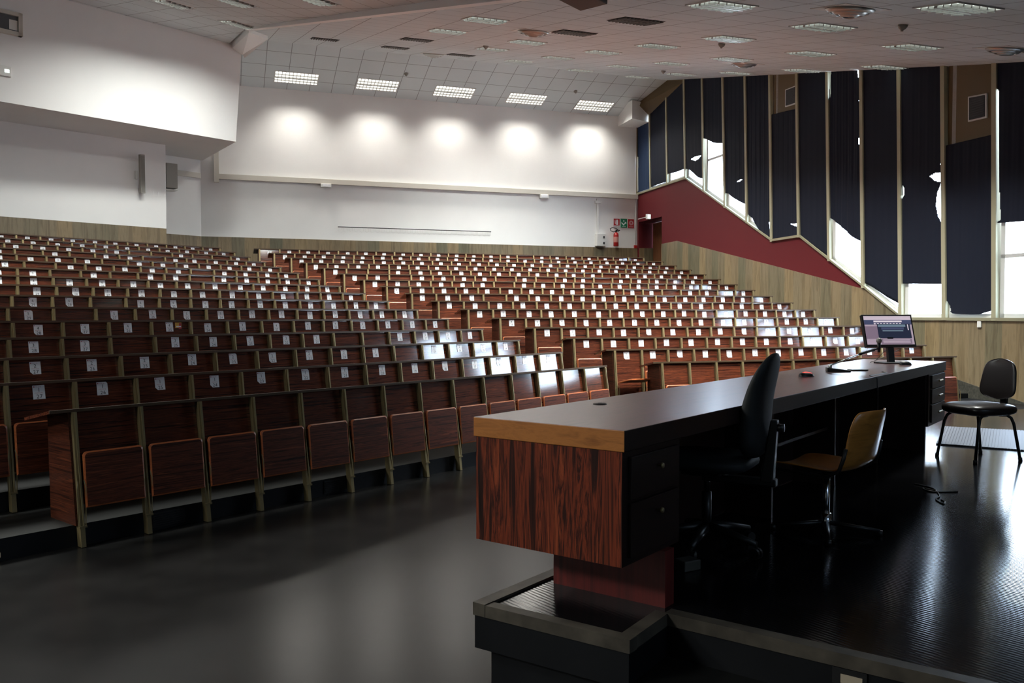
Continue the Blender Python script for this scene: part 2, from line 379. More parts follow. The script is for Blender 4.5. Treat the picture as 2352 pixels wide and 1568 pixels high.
up.add([(AE.x, AE.y, zb), (BX.x, BX.y, zb), (BM.x, BM.y+.1, zb), (AE.x-2.2, AE.y+2.7, zb),
        (AE.x, AE.y, 9), (Bt.x+.06, Bt.y, 9), (BM.x, BM.y+.1, 9), (AE.x-2.2, AE.y+2.7, 9)],
       [(0, 1, 2, 3), (7, 6, 5, 4), (0, 1, 5, 4), (1, 2, 6, 5), (2, 3, 7, 6), (3, 0, 4, 7)])
struct('wall_left_gallery', up, M['white'])
wf = MB(); wf.box((-17, -4.2, -.1), (13.5, -4, 9.2)); struct('wall_front', wf, M['slate'])
wf = MB(); wf.box((-17.2, -4.2, -.1), (-17, 30, 9.2)); struct('wall_left', wf, M['white'])
# ---- right wall: dado, red band, windows
def tzp(lst): return [tz(*p) if len(p) == 2 else p[1:] for p in lst]
def wpoly(mb, lst, off, th, mi=0): mb.prism([wp(t, z, off) for t, z in tzp(lst)], -Wi*th, mi)
SILL = 1.53
TB = (BC-W0).dot(Wd)
base = lambda t: max(.267+.194*t, 0)
red = MB(); wpoly(red, [(0, TB, tz(1463, 447)[1]), (0, TB, 2.37), (1467, 600), (1467, 510.5), (1520, 497), (1520, 562), (1555, 555), (1987, 666), (1986, 656), (1839, 541), (1775, 551), (1576, 408)], 0, .12)
struct('wall_right', red, M['redwall'])
mr = MB(); tdo = tz(1520, 560)[0]
lst = [(1520, 560), (1555, 553), (1987, 664), (1990, 660), (2066, 719), (2073, 727)]
t0 = tz(2073, 727)[0]
pts = tzp(lst)+[(t0-.02, SILL), (-17.6, SILL), (-17.6, 0), (-1.38, 0), (tdo, base(tdo)-.25)]
mr.prism([wp(t, z, .015) for t, z in pts], -Wi*.14); struct('wall_right_dado', mr, M['marble_r'])
sk = MB(); sk.prism([wp(t, z, .03) for t, z in ((tdo, base(tdo)-1.2), (tdo, base(tdo)), (0, .267), (-1.38, 0.0), (-1.38, -.8))], -Wi*.05)
struct('baseboard_right', sk, M['ramp'])
sk = MB(); sk.prism([Vector((p.x, p.y, 0)) for p in (wp(-.9, 0), wp(1.2, 0), wp(1.2, 0, 1.15), wp(-.9, 0, 1.3))], (0, 0, .22)); struct('floor', sk, M['riser'])
# door recess
dr = empty('door_1', wp(tdo+.9, 2.37, -.5)); dr['kind'] = 'structure'
rc = MB(); ta = tz(1467, 510)[0]; zt = tz(1520, 497)[1]
rc.prism([wp(ta+.02, 2.3, -.12), wp(ta+.02, 2.3, -.6), wp(tdo, 2.3, -.6), wp(tdo, 2.3, -.12)], (0, 0, .07))
rc.prism([wp(ta+.02, zt-.02, -.1), wp(ta+.02, zt-.02, -.6), wp(tdo, zt-.02, -.6), wp(tdo, zt-.02, -.1)], (0, 0, .1))
rc.prism([wp(ta+.02, 2.3, -.1), wp(ta+.12, 2.3, -.1), wp(ta+.12, 2.3, -.6), wp(ta+.02, 2.3, -.6)], (0, 0, zt-2.2))
rc.prism([wp(tdo, 2.3, -.1), wp(tdo-.1, 2.3, -.1), wp(tdo-.1, 2.3, -.6), wp(tdo, 2.3, -.6)], (0, 0, zt-2.2))
struct('wall_right_recess', rc, M['redwall'])
jm = MB(); jm.prism([wp(ta+.0, 2.3, -.02), wp(ta+.0, 2.3, -.5), wp(ta-.03, 2.3, -.5), wp(ta-.03, 2.3, -.02)], (0, 0, ZM-2.3))
struct('wall_right_recess_dado', jm, M['marble_b'])
M['doorwood'] = wood('door_veneer', [(.3, (.08, .03, .012)), (.5, (.17, .065, .026)), (.7, (.12, .045, .018))], (6, 6, .8), .4, .1, rnd=False)
dm = MB(); dm.prism([wp(ta, 2.37, -.49), wp(tdo, 2.37, -.49), wp(tdo, 2.37, -.54), wp(ta, 2.37, -.54)], (0, 0, zt-2.4))
d_ = dm.build('door_leaf', M['doorwood']); d_.parent = dr; d_.matrix_parent_inverse = Matrix.Translation(-dr.location)
hb = MB(); p0 = wp(tdo+.35, 3.05, -.42); p1 = wp(tdo+1.05, 3.05, -.42); hb.tube([p0, p1], .05, 8); hb.tube([p0, wp(tdo+.35, 3.05, -.49)], .03); hb.tube([p1, wp(tdo+1.05, 3.05, -.49)], .03)
h_ = hb.build('push_bar', M['whitepl']); h_.parent = dr; h_.matrix_parent_inverse = Matrix.Translation(-dr.location)
# fins
FT = [None, (1493, 239, 1496, 432), (1531.5, 214, 1534.5, 419), (1572.5, 187, 1576, 409), (1614.5, 185, 1618.5, 438), (1661.5, 183, 1667, 474), (1713, 180, 1717.5, 509), (1770, 177, 1774.5, 552), (1832, 174, 1837, 542), (1902, 170, 1907, 596), (1980, 167, 1985, 658), (2067, 162, 2071.6, 722), (2168, 157, 2172, 731), (2287, 151, 2287, 732)]
fins = {}
for i, f in enumerate(FT):
    if f is None:
        a, b = tz(1464.5, 292), tz(1465, 446); w = .03
    else:
        a, b = tz(f[0], f[1]), tz(f[2], f[3]); w = .034+.0009*i
    fins[i] = (a[0], a[1]+.05, b[0], b[1], w)
tF = fins[13][2]
for j in range(14, 31): t_ = tF-1.05*(j-13); fins[j] = (t_, zmain(wp(t_, 0))+.1, t_, SILL, .042)
for i, (ta_, za, tb_, zb_, w) in fins.items():
    if i > 4: za = zmain(wp(ta_, 0))+.1
    m_ = MB(); m_.hexa([wp(tb_-w, zb_-.03, .045), wp(tb_+w, zb_-.03, .045), wp(tb_+w, zb_-.03, -.12), wp(tb_-w, zb_-.03, -.12),
                        wp(ta_-w, za, .045), wp(ta_+w, za, .045), wp(ta_+w, za, -.12), wp(ta_-w, za, -.12)])
    struct('trim_%d' % (i+2), m_, M['fin'] if i else M['brownbox'])
# sills following the stepped line
sp = MB()
line = [tz(1463, 446), tz(1576, 408), tz(1775, 551), tz(1839, 541), tz(1986, 656), tz(2070, 724), (t0-.02, SILL), (-17, SILL)]
for a, b in zip(line, line[1:]):
    if abs(a[0]-b[0]) < .05 and False: continue
    sp.hexa([wp(a[0], a[1]-.03, .04), wp(b[0], b[1]-.03, .04), wp(b[0], b[1]-.05, -.12), wp(a[0], a[1]-.05, -.12),
             wp(a[0], a[1]+.02, .05), wp(b[0], b[1]+.02, .05), wp(b[0], b[1]+.02, -.12), wp(a[0], a[1]+.02, -.12)])
struct('trim_40', sp, M['fin'])
def sill_z(t):
    for a, b in zip(line, line[1:]):
        if b[0] <= t <= a[0]: return a[1]+(b[1]-a[1])*(a[0]-t)/max(a[0]-b[0], 1e-6)
    return SILL
def top_z(t, i):
    if i < 3:
        a, b = tz(1463, 292), tz(1572, 186); return a[1]+(b[1]-a[1])*(a[0]-t)/(a[0]-b[0])
    return zmain(wp(t, 0))+.08
# windows (glass + frame) per bay; blinds
for i in range(30):
    a, b = fins[i], fins[i+1]
    tl, tr = a[2]-a[4], b[2]+b[4]         # left in the photo = larger t
    zl, zr = sill_z(tl), sill_z(tr); Zl, Zr = top_z(tl, i), top_z(tr, i)
    e = empty('window_%d' % (i+1), wp((tl+tr)/2, min(zl, zr), -.08)); e['kind'] = 'structure'
    inv = Matrix.Translation(-e.location)
    gl = MB(); gl.prism([wp(tl, zl, -.085), wp(tr, zr, -.085), wp(tr, Zr, -.085), wp(tl, Zl, -.085)], -Wi*.008)
    o = gl.build('pane', M['glass'], e); o.matrix_parent_inverse = inv
    fr = MB(); fw = .085
    fr.hexa([wp(tl, zl, -.03), wp(tl-fw, sill_z(tl-fw), -.03), wp(tl-fw, sill_z(tl-fw), -.10), wp(tl, zl, -.10), wp(tl, Zl, -.03), wp(tl-fw, Zl, -.03), wp(tl-fw, Zl, -.10), wp(tl, Zl, -.10)])
    fr.hexa([wp(tl, zl, -.03), wp(tr, zr, -.03), wp(tr, zr, -.10), wp(tl, zl, -.10), wp(tl, zl+fw, -.03), wp(tr, zr+fw, -.03), wp(tr, zr+fw, -.10), wp(tl, zl+fw, -.10)])
    fr.hexa([wp(tr+.03, sill_z(tr+.03), -.03), wp(tr, zr, -.03), wp(tr, zr, -.10), wp(tr+.03, zl, -.10), wp(tr+.03, Zr, -.03), wp(tr, Zr, -.03), wp(tr, Zr, -.10), wp(tr+.03, Zr, -.10)])
    if i in (4, 13, 14, 15):
        zc = {4: tz(1640, 362)[1]}.get(i, tz(2330, 586)[1])
        fr.prism([wp(tl, zc-.03, -.03), wp(tr, zc-.03, -.03), wp(tr, zc+.03, -.03), wp(tl, zc+.03, -.03)], -Wi*.06)
    o = fr.build('window_frame', M['winframe'], e); o.matrix_parent_inverse = inv
# brown boxes with louvres above the two short blinds
def brown(px_pts, lv, label, i):
    a, b = fins[i], fins[i+1]; tl, tr = a[2]-a[4]+.16, b[2]+b[4]
    e = empty('vent_box', wp((tl+tr)/2, px_pts, 0)); inv = Matrix.Translation(-e.location)
    m_ = MB(); zt_ = top_z(tl, i)+.05
    m_.hexa([wp(tl, px_pts-.1, -.03), wp(tr, px_pts-.1, -.03), wp(tr, px_pts-.1, -.08), wp(tl, px_pts-.1, -.08), wp(tl, zt_, -.03), wp(tr, zt_, -.03), wp(tr, zt_, -.08), wp(tl, zt_, -.08)])
    o = m_.build('panel', M['brownbox'], e); o.matrix_parent_inverse = inv
    p = [tz(*q_) for q_ in lv]
    m_ = MB(); m_.prism([wp(t, z, 0) for t, z in p], -Wi*.03); o = m_.build('frame', M['winframe'], e); o.matrix_parent_inverse = inv
    c = (sum(t for t, z in p)/4, sum(z for t, z in p)/4); q_ = [(c[0]+(t-c[0])*.84, c[1]+(z-c[1])*.88) for t, z in p]
    m_ = MB(); m_.prism([wp(t, z, .006) for t, z in q_], -Wi*.03)
    z0, z1 = min(z for t, z in q_), max(z for t, z in q_)
    for j in range(9):
        zz = z0+.04+(z1-z0-.08)*j/8; m_.prism([wp(q_[0][0]-.01, zz, .012), wp(q_[1][0]+.01, zz, .012), wp(q_[1][0]+.01, zz+.012, .012), wp(q_[0][0]-.01, zz+.012, .012)], -Wi*.006)
    o = m_.build('louvre', M['louvre'], e); o.matrix_parent_inverse = inv
    tag(e, label, 'vent')
brown(tz(1800, 262)[1], [(1803, 206), (1828, 196), (1828, 238), (1803, 246)], 'small framed louvre in a brown panel above the short blind, nearer the back wall', 7)
brown(tz(2230, 322)[1], [(2223, 222), (2266, 214), (2266, 270), (2223, 280)], 'large framed louvre in a brown panel above a short blind, nearer the lecturer', 12)
# blinds: (bay, bottom polyline px, top polyline px or None, holes, right-edge gaps, label)
def inside(px, py, poly):
    c = False; n = len(poly); j = n-1
    for i in range(n):
        (x1, y1), (x2, y2) = poly[i], poly[j]
        if (y1 > py) != (y2 > py) and px < (x2-x1)*(py-y1)/(y2-y1)+x1: c = not c
        j = i
    return c
def blind(i, bot, top, holes, label, m='blind', wr=.002, nu=20, nv=70):
    a, b = fins[i], fins[i+1]; tl, tr = a[2]-a[4]+.0, b[2]+b[4]
    bt = [tz(*p) for p in bot] if isinstance(bot, list) else None
    hp = [[tz(*p) for p in h] for h in holes]
    ph = random.random()*9
    if holes: nu, nv = 64, 220
    def zb(t):
        if bt is None: return bot
        if t >= bt[0][0]: return bt[0][1]
        for p, q in zip(bt, bt[1:]):
            if q[0] <= t <= p[0]: return p[1]+(q[1]-p[1])*(p[0]-t)/max(p[0]-q[0], 1e-6)
        return bt[-1][1]
    def ztp(t):
        if top is None: return top_z(t, i)
        p, q = tz(*top[0]), tz(*top[1]); return p[1]+(q[1]-p[1])*(p[0]-t)/(p[0]-q[0])
    vs = []; cen = []
    for v in range(nv+1):
        for u in range(nu+1):
            t = tl+(tr-tl)*u/nu; z = zb(t)+(ztp(t)-zb(t))*v/nv
            # posts lean slightly: follow the fins
            f = (z-a[3])/(a[1]-a[3]); t2 = t+((a[0]-a[2])*(1-u/nu)+(b[0]-b[2])*u/nu)*f
            w = wr*(math.sin(t*31+ph+z*.8)+.6*math.sin(t*67+z*1.7+ph*2))+wr*1.4*math.sin(z*2.3+t*5+ph)*(1-v/nv)
            vs.append(wp(t2, z, .012+w)); cen.append((t2, z))
    fs = []
    for v in range(nv):
        for u in range(nu):
            k = v*(nu+1)+u; q = (k, k+1, k+nu+2, k+nu+1)
            ct = sum(cen[x][0] for x in q)/4; cz = sum(cen[x][1] for x in q)/4
            if any(inside(ct, cz, h) for h in hp): continue
            fs.append(q)
    mb = MB(); mb.add(vs, fs); o = mb.build('blind', M[m], smooth=True)
    s = o.modifiers.new('th', 'SOLIDIFY'); s.thickness = .002
    tag(o, label, 'blind', 'blinds in the tall side windows'); return o
R_ = lambda x0, y0, x1, y1: [(x0, y0), (x1, y0), (x1, y1), (x0, y1)]
blind(0, [(1467, 441), (1492, 433)], None, [R_(1465, 360, 1467.2, 439)], 'brighter blue blind in the narrow corner bay by the white back wall', 'blind2')
blind(1, [(1496, 429), (1533, 417)], None, [], 'navy blind ending just above the sill, second bay from the back corner')
blind(2, [(1536, 399), (1555, 395), (1573, 388)], None, [], 'navy blind stopping above a low bright gap left of the sill peak')
blind(3, [(1578, 388), (1586, 390), (1596, 400), (1605, 408), (1616, 410)], None, [[(1587, 366), (1597, 360), (1611, 357), (1606, 364), (1598, 369)]], 'navy blind with a small bright tear, just right of the sill peak')
blind(4, [(1619, 316), (1630, 320), (1640, 326), (1650, 328), (1663, 328)], None, [[(1660, 265), (1668, 265), (1668, 330), (1661, 300)]], 'short navy blind hanging over a tall bright window gap')
blind(5, [(1669, 443), (1676, 445), (1684, 453), (1700, 463), (1715, 470)], None, [[(1692, 418), (1702, 412), (1707, 412), (1698, 417)]], 'bluish navy blind with a thin slit tear near its foot', nu=24)
blind(6, [(1719, 492), (1728, 500), (1740, 522), (1752, 537), (1764, 546), (1773, 546)], None, [[(1768, 510), (1776, 508), (1776, 548), (1769, 535)]], 'navy blind with a loose curved foot above the red wall dip', wr=.004)
blind(7, [(1776, 548), (1836, 540)], [(1774, 262), (1834, 248)], [[(1817, 514), (1834, 513), (1834, 520), (1825, 518)]], 'short-topped navy blind below the small louvre, with a bright nick low down')
blind(8, [(1839, 541), (1860, 558), (1880, 573), (1906, 592)], None, [], 'plain full navy blind following the steep sill right of the small louvre')
blind(9, [(1909, 499), (1922, 508), (1945, 528), (1960, 544), (1982, 556)], None, [[(1904, 165), (1911, 165), (1911, 215), (1907, 225)], [(1971, 160), (1984, 160), (1984, 190), (1977, 186), (1973, 176)], [(1977, 208), (1984, 205), (1984, 250), (1978, 246), (1974, 232)], [(1978, 252), (1984, 250), (1984, 268), (1979, 266)], [(1976, 300), (1985, 298), (1985, 356), (1978, 350), (1973, 325)], [(1978, 370), (1985, 368), (1985, 400), (1979, 396)], [(1976, 418), (1986, 414), (1986, 470), (1977, 462)], [(1976, 478), (1986, 476), (1986, 562), (1977, 548)]], 'wrinkled navy blind with bright gaps down its right edge over a bright window', wr=.008, nu=30, nv=90)
blind(10, [(1988, 650), (2005, 659), (2040, 683), (2070, 700)], None, [], 'navy blind stopping just above the steep sill, left of the torn one')
blind(11, [(2075, 651), (2170, 652)], None, [[(2137, 405), (2150, 397), (2172, 394), (2172, 418), (2150, 416)], [(2172, 420), (2162, 422), (2154, 445), (2151, 470), (2156, 498), (2166, 514), (2172, 514)], [(2074, 425), (2079, 432), (2078, 450), (2074, 455)], [(2160, 375), (2170, 375), (2170, 396)]], 'torn navy blind with a bright hole at its right edge over a level window', nu=36, nv=110)
blind(12, [(2180, 712), (2190, 720), (2230, 722), (2250, 722), (2284, 712)], [(2174, 334), (2286, 308)], [[(2176, 690), (2183, 700), (2186, 712), (2182, 720), (2176, 722)]], 'short-topped navy blind below the large louvre, reaching the level sill', wr=.003)
blind(13, [(2290, 512), (2352, 508)], None, [[(2290, 200), (2297, 210), (2297, 440), (2300, 505), (2290, 510)]], 'navy blind raised over an open framed window at the right edge')
for i in range(14, 30):
    o = blind(i, 3.0 if i == 14 else 1.58, None, [], None, nu=10, nv=20)
    tag(o, 'navy blind of a side window beyond the right edge, behind the lecturer', 'blind', 'blinds in the tall side windows')
# ---- ceilings
def cpoly(mb, pts, zf, th=.12, mi=0):
    a = [Vector((p[0], p[1], zf(Vector((p[0], p[1], 0))))) for p in pts]
    mb.prism(a, (0, 0, th), mi)
P1, P2 = Vector((-5.63, 18.4, 0)), Vector((.11, 10.4, 0)); fd = (P2-P1).normalized()
M['tile_m'] = tiles('ceiling_tiles_main', MB1); M['tile_l'] = tiles('ceiling_tiles_left', MB2)
def npt(n, t, nn, dd): return nn*n+dd*t
# main ceiling
cm = MB()
fe = P2+fd*14.5                       # fold continues to the front wall
RG = Vector((4.52, 25.2, 0)); rgn = nR.dot(RG)
def on_line_n(n, wallt=True):         # point of right wall where nR.p = n
    t = (n-nR.dot(W0))/nR.dot(Wd); return W0+Wd*t-Wi*.15
def fold_n(n): s = (n-nR.dot(P1))/nR.dot(fd); return P1+fd*s
rg_left = nR*rgn+dR*(-13.2)
cpoly(cm, [fold_n(5.5), on_line_n(5.5), RG-Wi*0+dR*.05, rg_left, P1-fd*1.8-dR*1.4, P1], zmain)
cpoly(cm, [fold_n(5.5), fe, (13.5, -4.2, 0), on_line_n(5.5)], zmain)
struct('ceiling', cm, M['tile_m'])
zbk = lambda p: 8.4+(nR.x*p.x+nR.y*p.y-rgn)*(7.77-8.4)/(nR.dot(BC)-rgn)
cb = MB(); cpoly(cb, [rg_left, RG+dR*.05, Vector((3.40, 27.02, 0)), Vector((3.40, 27.02, 0))+nR*.1, BM-dR*1.5+nR*.1], zbk); struct('ceiling', cb, M['tile_m'])
cl = MB(); aa = AE
def nl_line(p, n): return p+nL*(n-nL.dot(p))
nfl = 6.5
s_f = (nfl-nL.dot(P1))/nL.dot(fd); FF = P1+fd*s_f
Aj = AX+dB*((BX-AX).length*.97)
N16 = nL*16.0599; PW = P1-dL*22
cpoly(cl, [FF, P1, PW, nL*nfl+dL*(-24)], zleft)
cpoly(cl, [P1, Aj+nL*.05, AE-dB*3+nL*.05, PW], zleft)
cpoly(cl, [FF, nL*nfl+dL*(-24), (-17.2, -4.2, 0), fe], zleft)
struct('ceiling', cl, M['tile_l'])
# white beam along the fold
bmw = MB(); wdt = .22
def bz(p): return zmain(p)-.03
pts = []
s1 = (fe-P1).length
ptsb = [P1-fd*.0, P1+fd*5, FF, fold_n(5.5), P1+fd*s1]
fn = Vector((-fd.y, fd.x, 0)); 
if fn.x > 0: fn = -fn                   # towards the left ceiling
for a, b in zip(ptsb, ptsb[1:]):
    lo = [a+fn*.02, b+fn*.02, b+fn*(-.14), a-fn*.14]
    bmw.hexa([(p.x, p.y, bz(p)) for p in lo]+[(p.x, p.y, max(zleft(p), zmain(p))+.25) for p in lo])
a_ = ondepth(533, 111, 20.45); b_ = ondepth(572, 74, 18.4); b2 = ondepth(584, 79, 18.4); c_ = ondepth(615, 90, 20.0); d_ = ondepth(562, 133, 20.62); e_ = ondepth(557, 126, 20.6)
top = [Vector((p.x, p.y, p.z+.5)) for p in (a_, b_, c_, d_, e_)]
n5 = [a_, b_, c_, d_, e_]
bmw.add(n5+top, [(0, 1, 2, 3, 4), (9, 8, 7, 6, 5)]+[(i, (i+1) % 5, (i+1) % 5+5, i+5) for i in range(5)])
struct('trim_41', bmw, mat('beam_white', (.90, .90, .88), .7))
# brown soffit between ceiling edge and windows, white corner bulkhead
bs = MB(); r1 = wall(1572, 187); r0 = wall(1466, 290)
e1 = Vector((RG.x, RG.y, 8.42)); e0 = Vector((3.40, 27.02, 7.79))
bs.add([r1, r0, e0, e1, r1+Vector((0, 0, .6)), r0+Vector((0, 0, 1.2)), e0+Vector((0, 0, .9)), e1+Vector((0, 0, .4))],
       [(0, 1, 2, 3), (7, 6, 5, 4), (0, 1, 5, 4), (1, 2, 6, 5), (2, 3, 7, 6), (3, 0, 4, 7)])
struct('trim_42', bs, M['brownbox'])
bk = MB()
p = [bw(1420, 290, .0), bw(1463, 292, 0), bw(1463, 262, 0), bw(1433, 262, 0)]
f_ = [ondepth(1424, 291, 26.5)]; q1 = wall(1491, 283); q2 = ondepth(1452, 283, 25.9); zf = ondepth(1462, 292, 27.1).z
bk.prism([Vector((p_.x, p_.y, zf)) for p_ in (q2, q1, BC, bw(1420, 290))], (0, 0, .55))
struct('trim_43', bk, M['white'])
# ---------------------------------------------------------------- bench blocks
TH = .12/.945
post = MB()
def yl(z, zt): return -TH*(zt-z)     # front leaning line
HL, HR = .9454-STEP, .9617-STEP
def mk_post(H):
    m = MB(); w = .016
    za, zb_ = -STEP+.003, H-.02; ya, yb = yl(za, H), yl(zb_, H)
    m.hexa([(-w, ya-.03, za), (w, ya-.03, za), (w, ya+.03, za), (-w, ya+.03, za), (-w, yb-.03, zb_), (w, yb-.03, zb_), (w, yb+.03, zb_), (-w, yb+.03, zb_)])
    m.hexa([(-w*.3, ya-.035, za+.15), (w*.3, ya-.035, za+.15), (w*.3, ya-.028, za+.15), (-w*.3, ya-.028, za+.15), (-w*.3, yb-.035, zb_), (w*.3, yb-.035, zb_), (w*.3, yb-.028, zb_), (-w*.3, yb-.028, zb_)])
    return m.mesh('post', M['brass'])
def mk_panel(p, H):
    m = MB(); w = p/2-.018; za, zb_ = .14, H-.02; ya, yb = yl(za, H)-.004, yl(zb_, H)+.016
    m.hexa([(-w, ya, za), (w, ya, za), (w, ya+.018, za), (-w, ya+.018, za), (-w, yb, zb_), (w, yb, zb_), (w, yb+.018, zb_), (-w, yb+.018, zb_)])
    return m.mesh('back_panel', M['rose_h'])
def mk_seat(p, down=False):
    # seat board with rounded corners; hinge at origin, board runs up +z when folded
    m = MB(); w = p/2-.024; L_ = .385; r = .028; T = .022; pts = []
    for (cx, cz, a0) in ((w-r, L_-r, 0), (-w+r, L_-r, 90), ):
        for k in range(7): a = math.radians(a0+15*k); pts.append((cx+r*math.cos(a), cz+r*math.sin(a)))
    pts += [(-w, 0), (w, 0)]
    n = len(pts)
    def ring(s, y): cx_, cz_ = 0, L_/2; return [((x-cx_)*s[0]+cx_, y, (z-cz_)*s[1]+cz_) for x, z in pts]
    s1_ = ((w-.010)/w, (L_-.02)/L_)
    R0, R1, R2, R3 = ring(s1_, -T), ring((1, 1), -T*.75), ring((1, 1), -T*.2), ring(s1_, 0)
    m.add(R0, [list(range(n))], 0); m.add(R3, [list(range(n))[::-1]], 0)
    for a, b in ((R0, R1), (R1, R2), (R2, R3)):
        m.add(a+b, [(i, (i+1) % n, (i+1) % n+n, i+n) for i in range(n)], 1)
    me = m.mesh('seat', [M['rose_dark'], M['rim']])
    return me
def mk_bracket(H):
    m = MB()
    for s in (-1, 1):
        a = (s*.021, -.175, .30); b = (s*.030, -.125, .02); c = (s*.024, -.16, .01)
        m.tube([(s*.024, yl(.02, H)-.03, .0), (s*.030, yl(.25, H)-.055, .26), (s*.022, yl(.3, H)-.05, .31)], .0042, 6)
    m.box((-.026, yl(0, H)-.045, -.012), (.026, yl(0, H)-.02, .0))
    return m.mesh('bracket', M['brass'])
POSTM = {'L': mk_post(HL), 'R': mk_post(HR)}
BRK = {'L': mk_bracket(HL), 'R': mk_bracket(HR)}
def sticker(row, seat, H, hide=0):
    mb = MB(); W_, Hh = .088, .105; zc = H-.085
    y0 = lambda z: (yl(z, H)*(1+.020/(TH*(H-.16)))+.0135)
    c = random.choice((0, 0, 0, 1, 2)); cut = .022
    x0, x1, z0, z1 = -W_/2, W_/2, zc-Hh/2, zc+Hh/2
    pts = [(x0, z0), (x1, z0), (x1, z1), (x0, z1)]
    if c == 1: pts = [(x0+cut, z0), (x1, z0), (x1, z1), (x0, z1), (x0, z0+cut)]
    if c == 2: pts = [(x0, z0), (x1, z0), (x1, z1-cut*.6), (x1-cut*.6, z1), (x0, z1)]
    mb.add([(x, 0, z) for x, z in pts], [list(range(len(pts)))], 0)
    text_into(mb, str(row), 0, zc+.004, .042, -.0006, 1)
    text_into(mb, str(seat), .004, zc-.046, .042, -.0006, 1)
    if row < 6:
        text_into(mb, 'FILA N.', 0, zc+.036, .012, -.0006, 2); text_into(mb, 'POSTO N.', 0, zc-.010, .012, -.0006, 2)
    mb.add([(x0+.006, -.0006, z1-.016), (x0+.016, -.0006, z1-.016), (x0+.016, -.0006, z1-.006), (x0+.006, -.0006, z1-.006)], [(0, 1, 2, 3)], 2)
    mb.v = [(x, y+y0(z), z) for x, y, z in mb.v]
    me = bpy.data.meshes.new('seat_label'); me.from_pydata(mb.v, [], mb.f)
    for m_ in (M['paper'], M['ink'], M['pink']): me.materials.append(m_)
    me.polygons.foreach_set('material_index', mb.m); me.update(); return me
ORD = ['front', 'second', 'third', 'fourth', 'fifth', 'sixth', 'seventh', 'eighth', 'ninth', 'tenth', 'eleventh', 'twelfth', 'thirteenth', 'fourteenth', 'fifteenth', 'rearmost']
def bench_row(side, k, xs, p, miss, base_no, folded_down=(), endL=True, endR=True, tipL=0, tipR=0):
    """xs = local x of the posts, ascending (photo left to right)"""
    if side == 'L': O, d, n, Dk, H0, dzk = PL, dL, nL, DL, .9454, .14816
    else: O, d, n, Dk, H0, dzk = PR, dR, nR, DR, .9617, .1475
    tr = STEP*(k+1); H = H0+dzk*k-tr
    P = O+n*(Dk*k)+d*xs[0]
    e = empty('bench_row', (P.x, P.y, tr), math.atan2(d.y, d.x))
    xs = [x-xs[0] for x in xs]
    nm = 'left' if side == 'L' else 'right'
    lab = ('%s rosewood bench row of the %s block, seats without number labels, brass posts' % (ORD[k], nm)) if k == 0 else \
          ('%s rosewood bench row of the %s block, its paper labels reading row %d' % (ORD[k], nm, k))
    tag(e, lab, 'bench row', 'bench rows of the %s block' % nm)
    pmesh = POSTM[side]; pan = mk_panel(p, H); seat = mk_seat(p)
    x0, x1 = xs[0]-tipL, xs[-1]+tipR
    dt = MB(); drop = .075; dw = .40
    dt.hexa([(x0, -.012, H-.022), (x1, -.012, H-.022), (x1, dw, H-.022-drop), (x0, dw, H-.022-drop), (x0, -.012, H), (x1, -.012, H), (x1, dw, H-drop), (x0, dw, H-drop)])
    dt.build('desk_top', M['rose_h'], e)
    de = MB(); de.box((x0, -.022, H-.020), (x1, -.012, H+.001)); de.build('desk_edge', M['desk_rim'], e)
    for s, on, x in ((-1, endL, xs[0]-.012), (1, endR, xs[-1]+.012)):
        if not on: continue
        ep = MB(); a, b = (x-.02, x-.002) if s < 0 else (x+.002, x+.02)
        pr_ = [(yl(.0, H)+.0, .0), (.30, .0), (.33, H-.085), (.0, H-.024)]
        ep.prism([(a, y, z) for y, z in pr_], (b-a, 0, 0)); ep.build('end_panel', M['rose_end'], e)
    for i, x in enumerate(xs):
        o = link('post', pmesh, e); o.location = (x, 0, 0); o.scale.z = 1
        if k <= 1: o = link('bracket', BRK[side], e); o.location = (x, 0, 0)
    for i in range(len(xs)-1):
        xc = (xs[i]+xs[i+1])/2
        o = link('back_panel', pan, e); o.location = (xc, 0, 0)
        o = link('seat', seat, e); o.location = (xc, yl(.12, H)-.032, .12); o.rotation_euler = (-TH*.75, 0, 0)
        if i in folded_down: o.location = (xc, yl(.12, H)-.02, .36); o.rotation_euler = (math.radians(80), 0, 0)
        if k > 0 and i not in miss:
            no = base_no(i); o = link('seat_label', sticker(k, no, H), e)
            o.location = (xc-.01+random.uniform(-.015, .015), 0, random.uniform(-.012, .006)); o.rotation_euler = (0, random.uniform(-.02, .02), 0)
        if side == 'L' and k == 4 and len(xs)-2-i == 9:
            s_ = MB(); s_.add([(-.04, yl(H-.08, H)+.0095, H-.08-.045), (.04, yl(H-.08, H)+.0095, H-.08-.045), (.04, yl(H-.02, H)+.0095, H-.03), (-.04, yl(H-.02, H)+.0095, H-.03)], [(0, 1, 2, 3)], 0)
            s_.add([(0, yl(H-.08, H)+.009, H-.08-.04), (.038, yl(H-.08, H)+.009, H-.08-.04), (.038, yl(H-.02, H)+.009, H-.035), (.01, yl(H-.02, H)+.009, H-.035)], [(0, 1, 2, 3)], 1)
            s_.add([(-.03, yl(H-.08, H)+.008, H-.083), (.03, yl(H-.08, H)+.008, H-.083), (.03, yl(H-.08, H)+.009, H-.070), (-.03, yl(H-.08, H)+.009, H-.070)], [(0, 1, 2, 3)], 2)
            o = link('sticker', s_.mesh('sticker', [M['yellow'], M['signred'], M['paper']]), e); o.location = (xc+.10, 0, 0); o['label'] = 'yellow and red sticker'
    return e
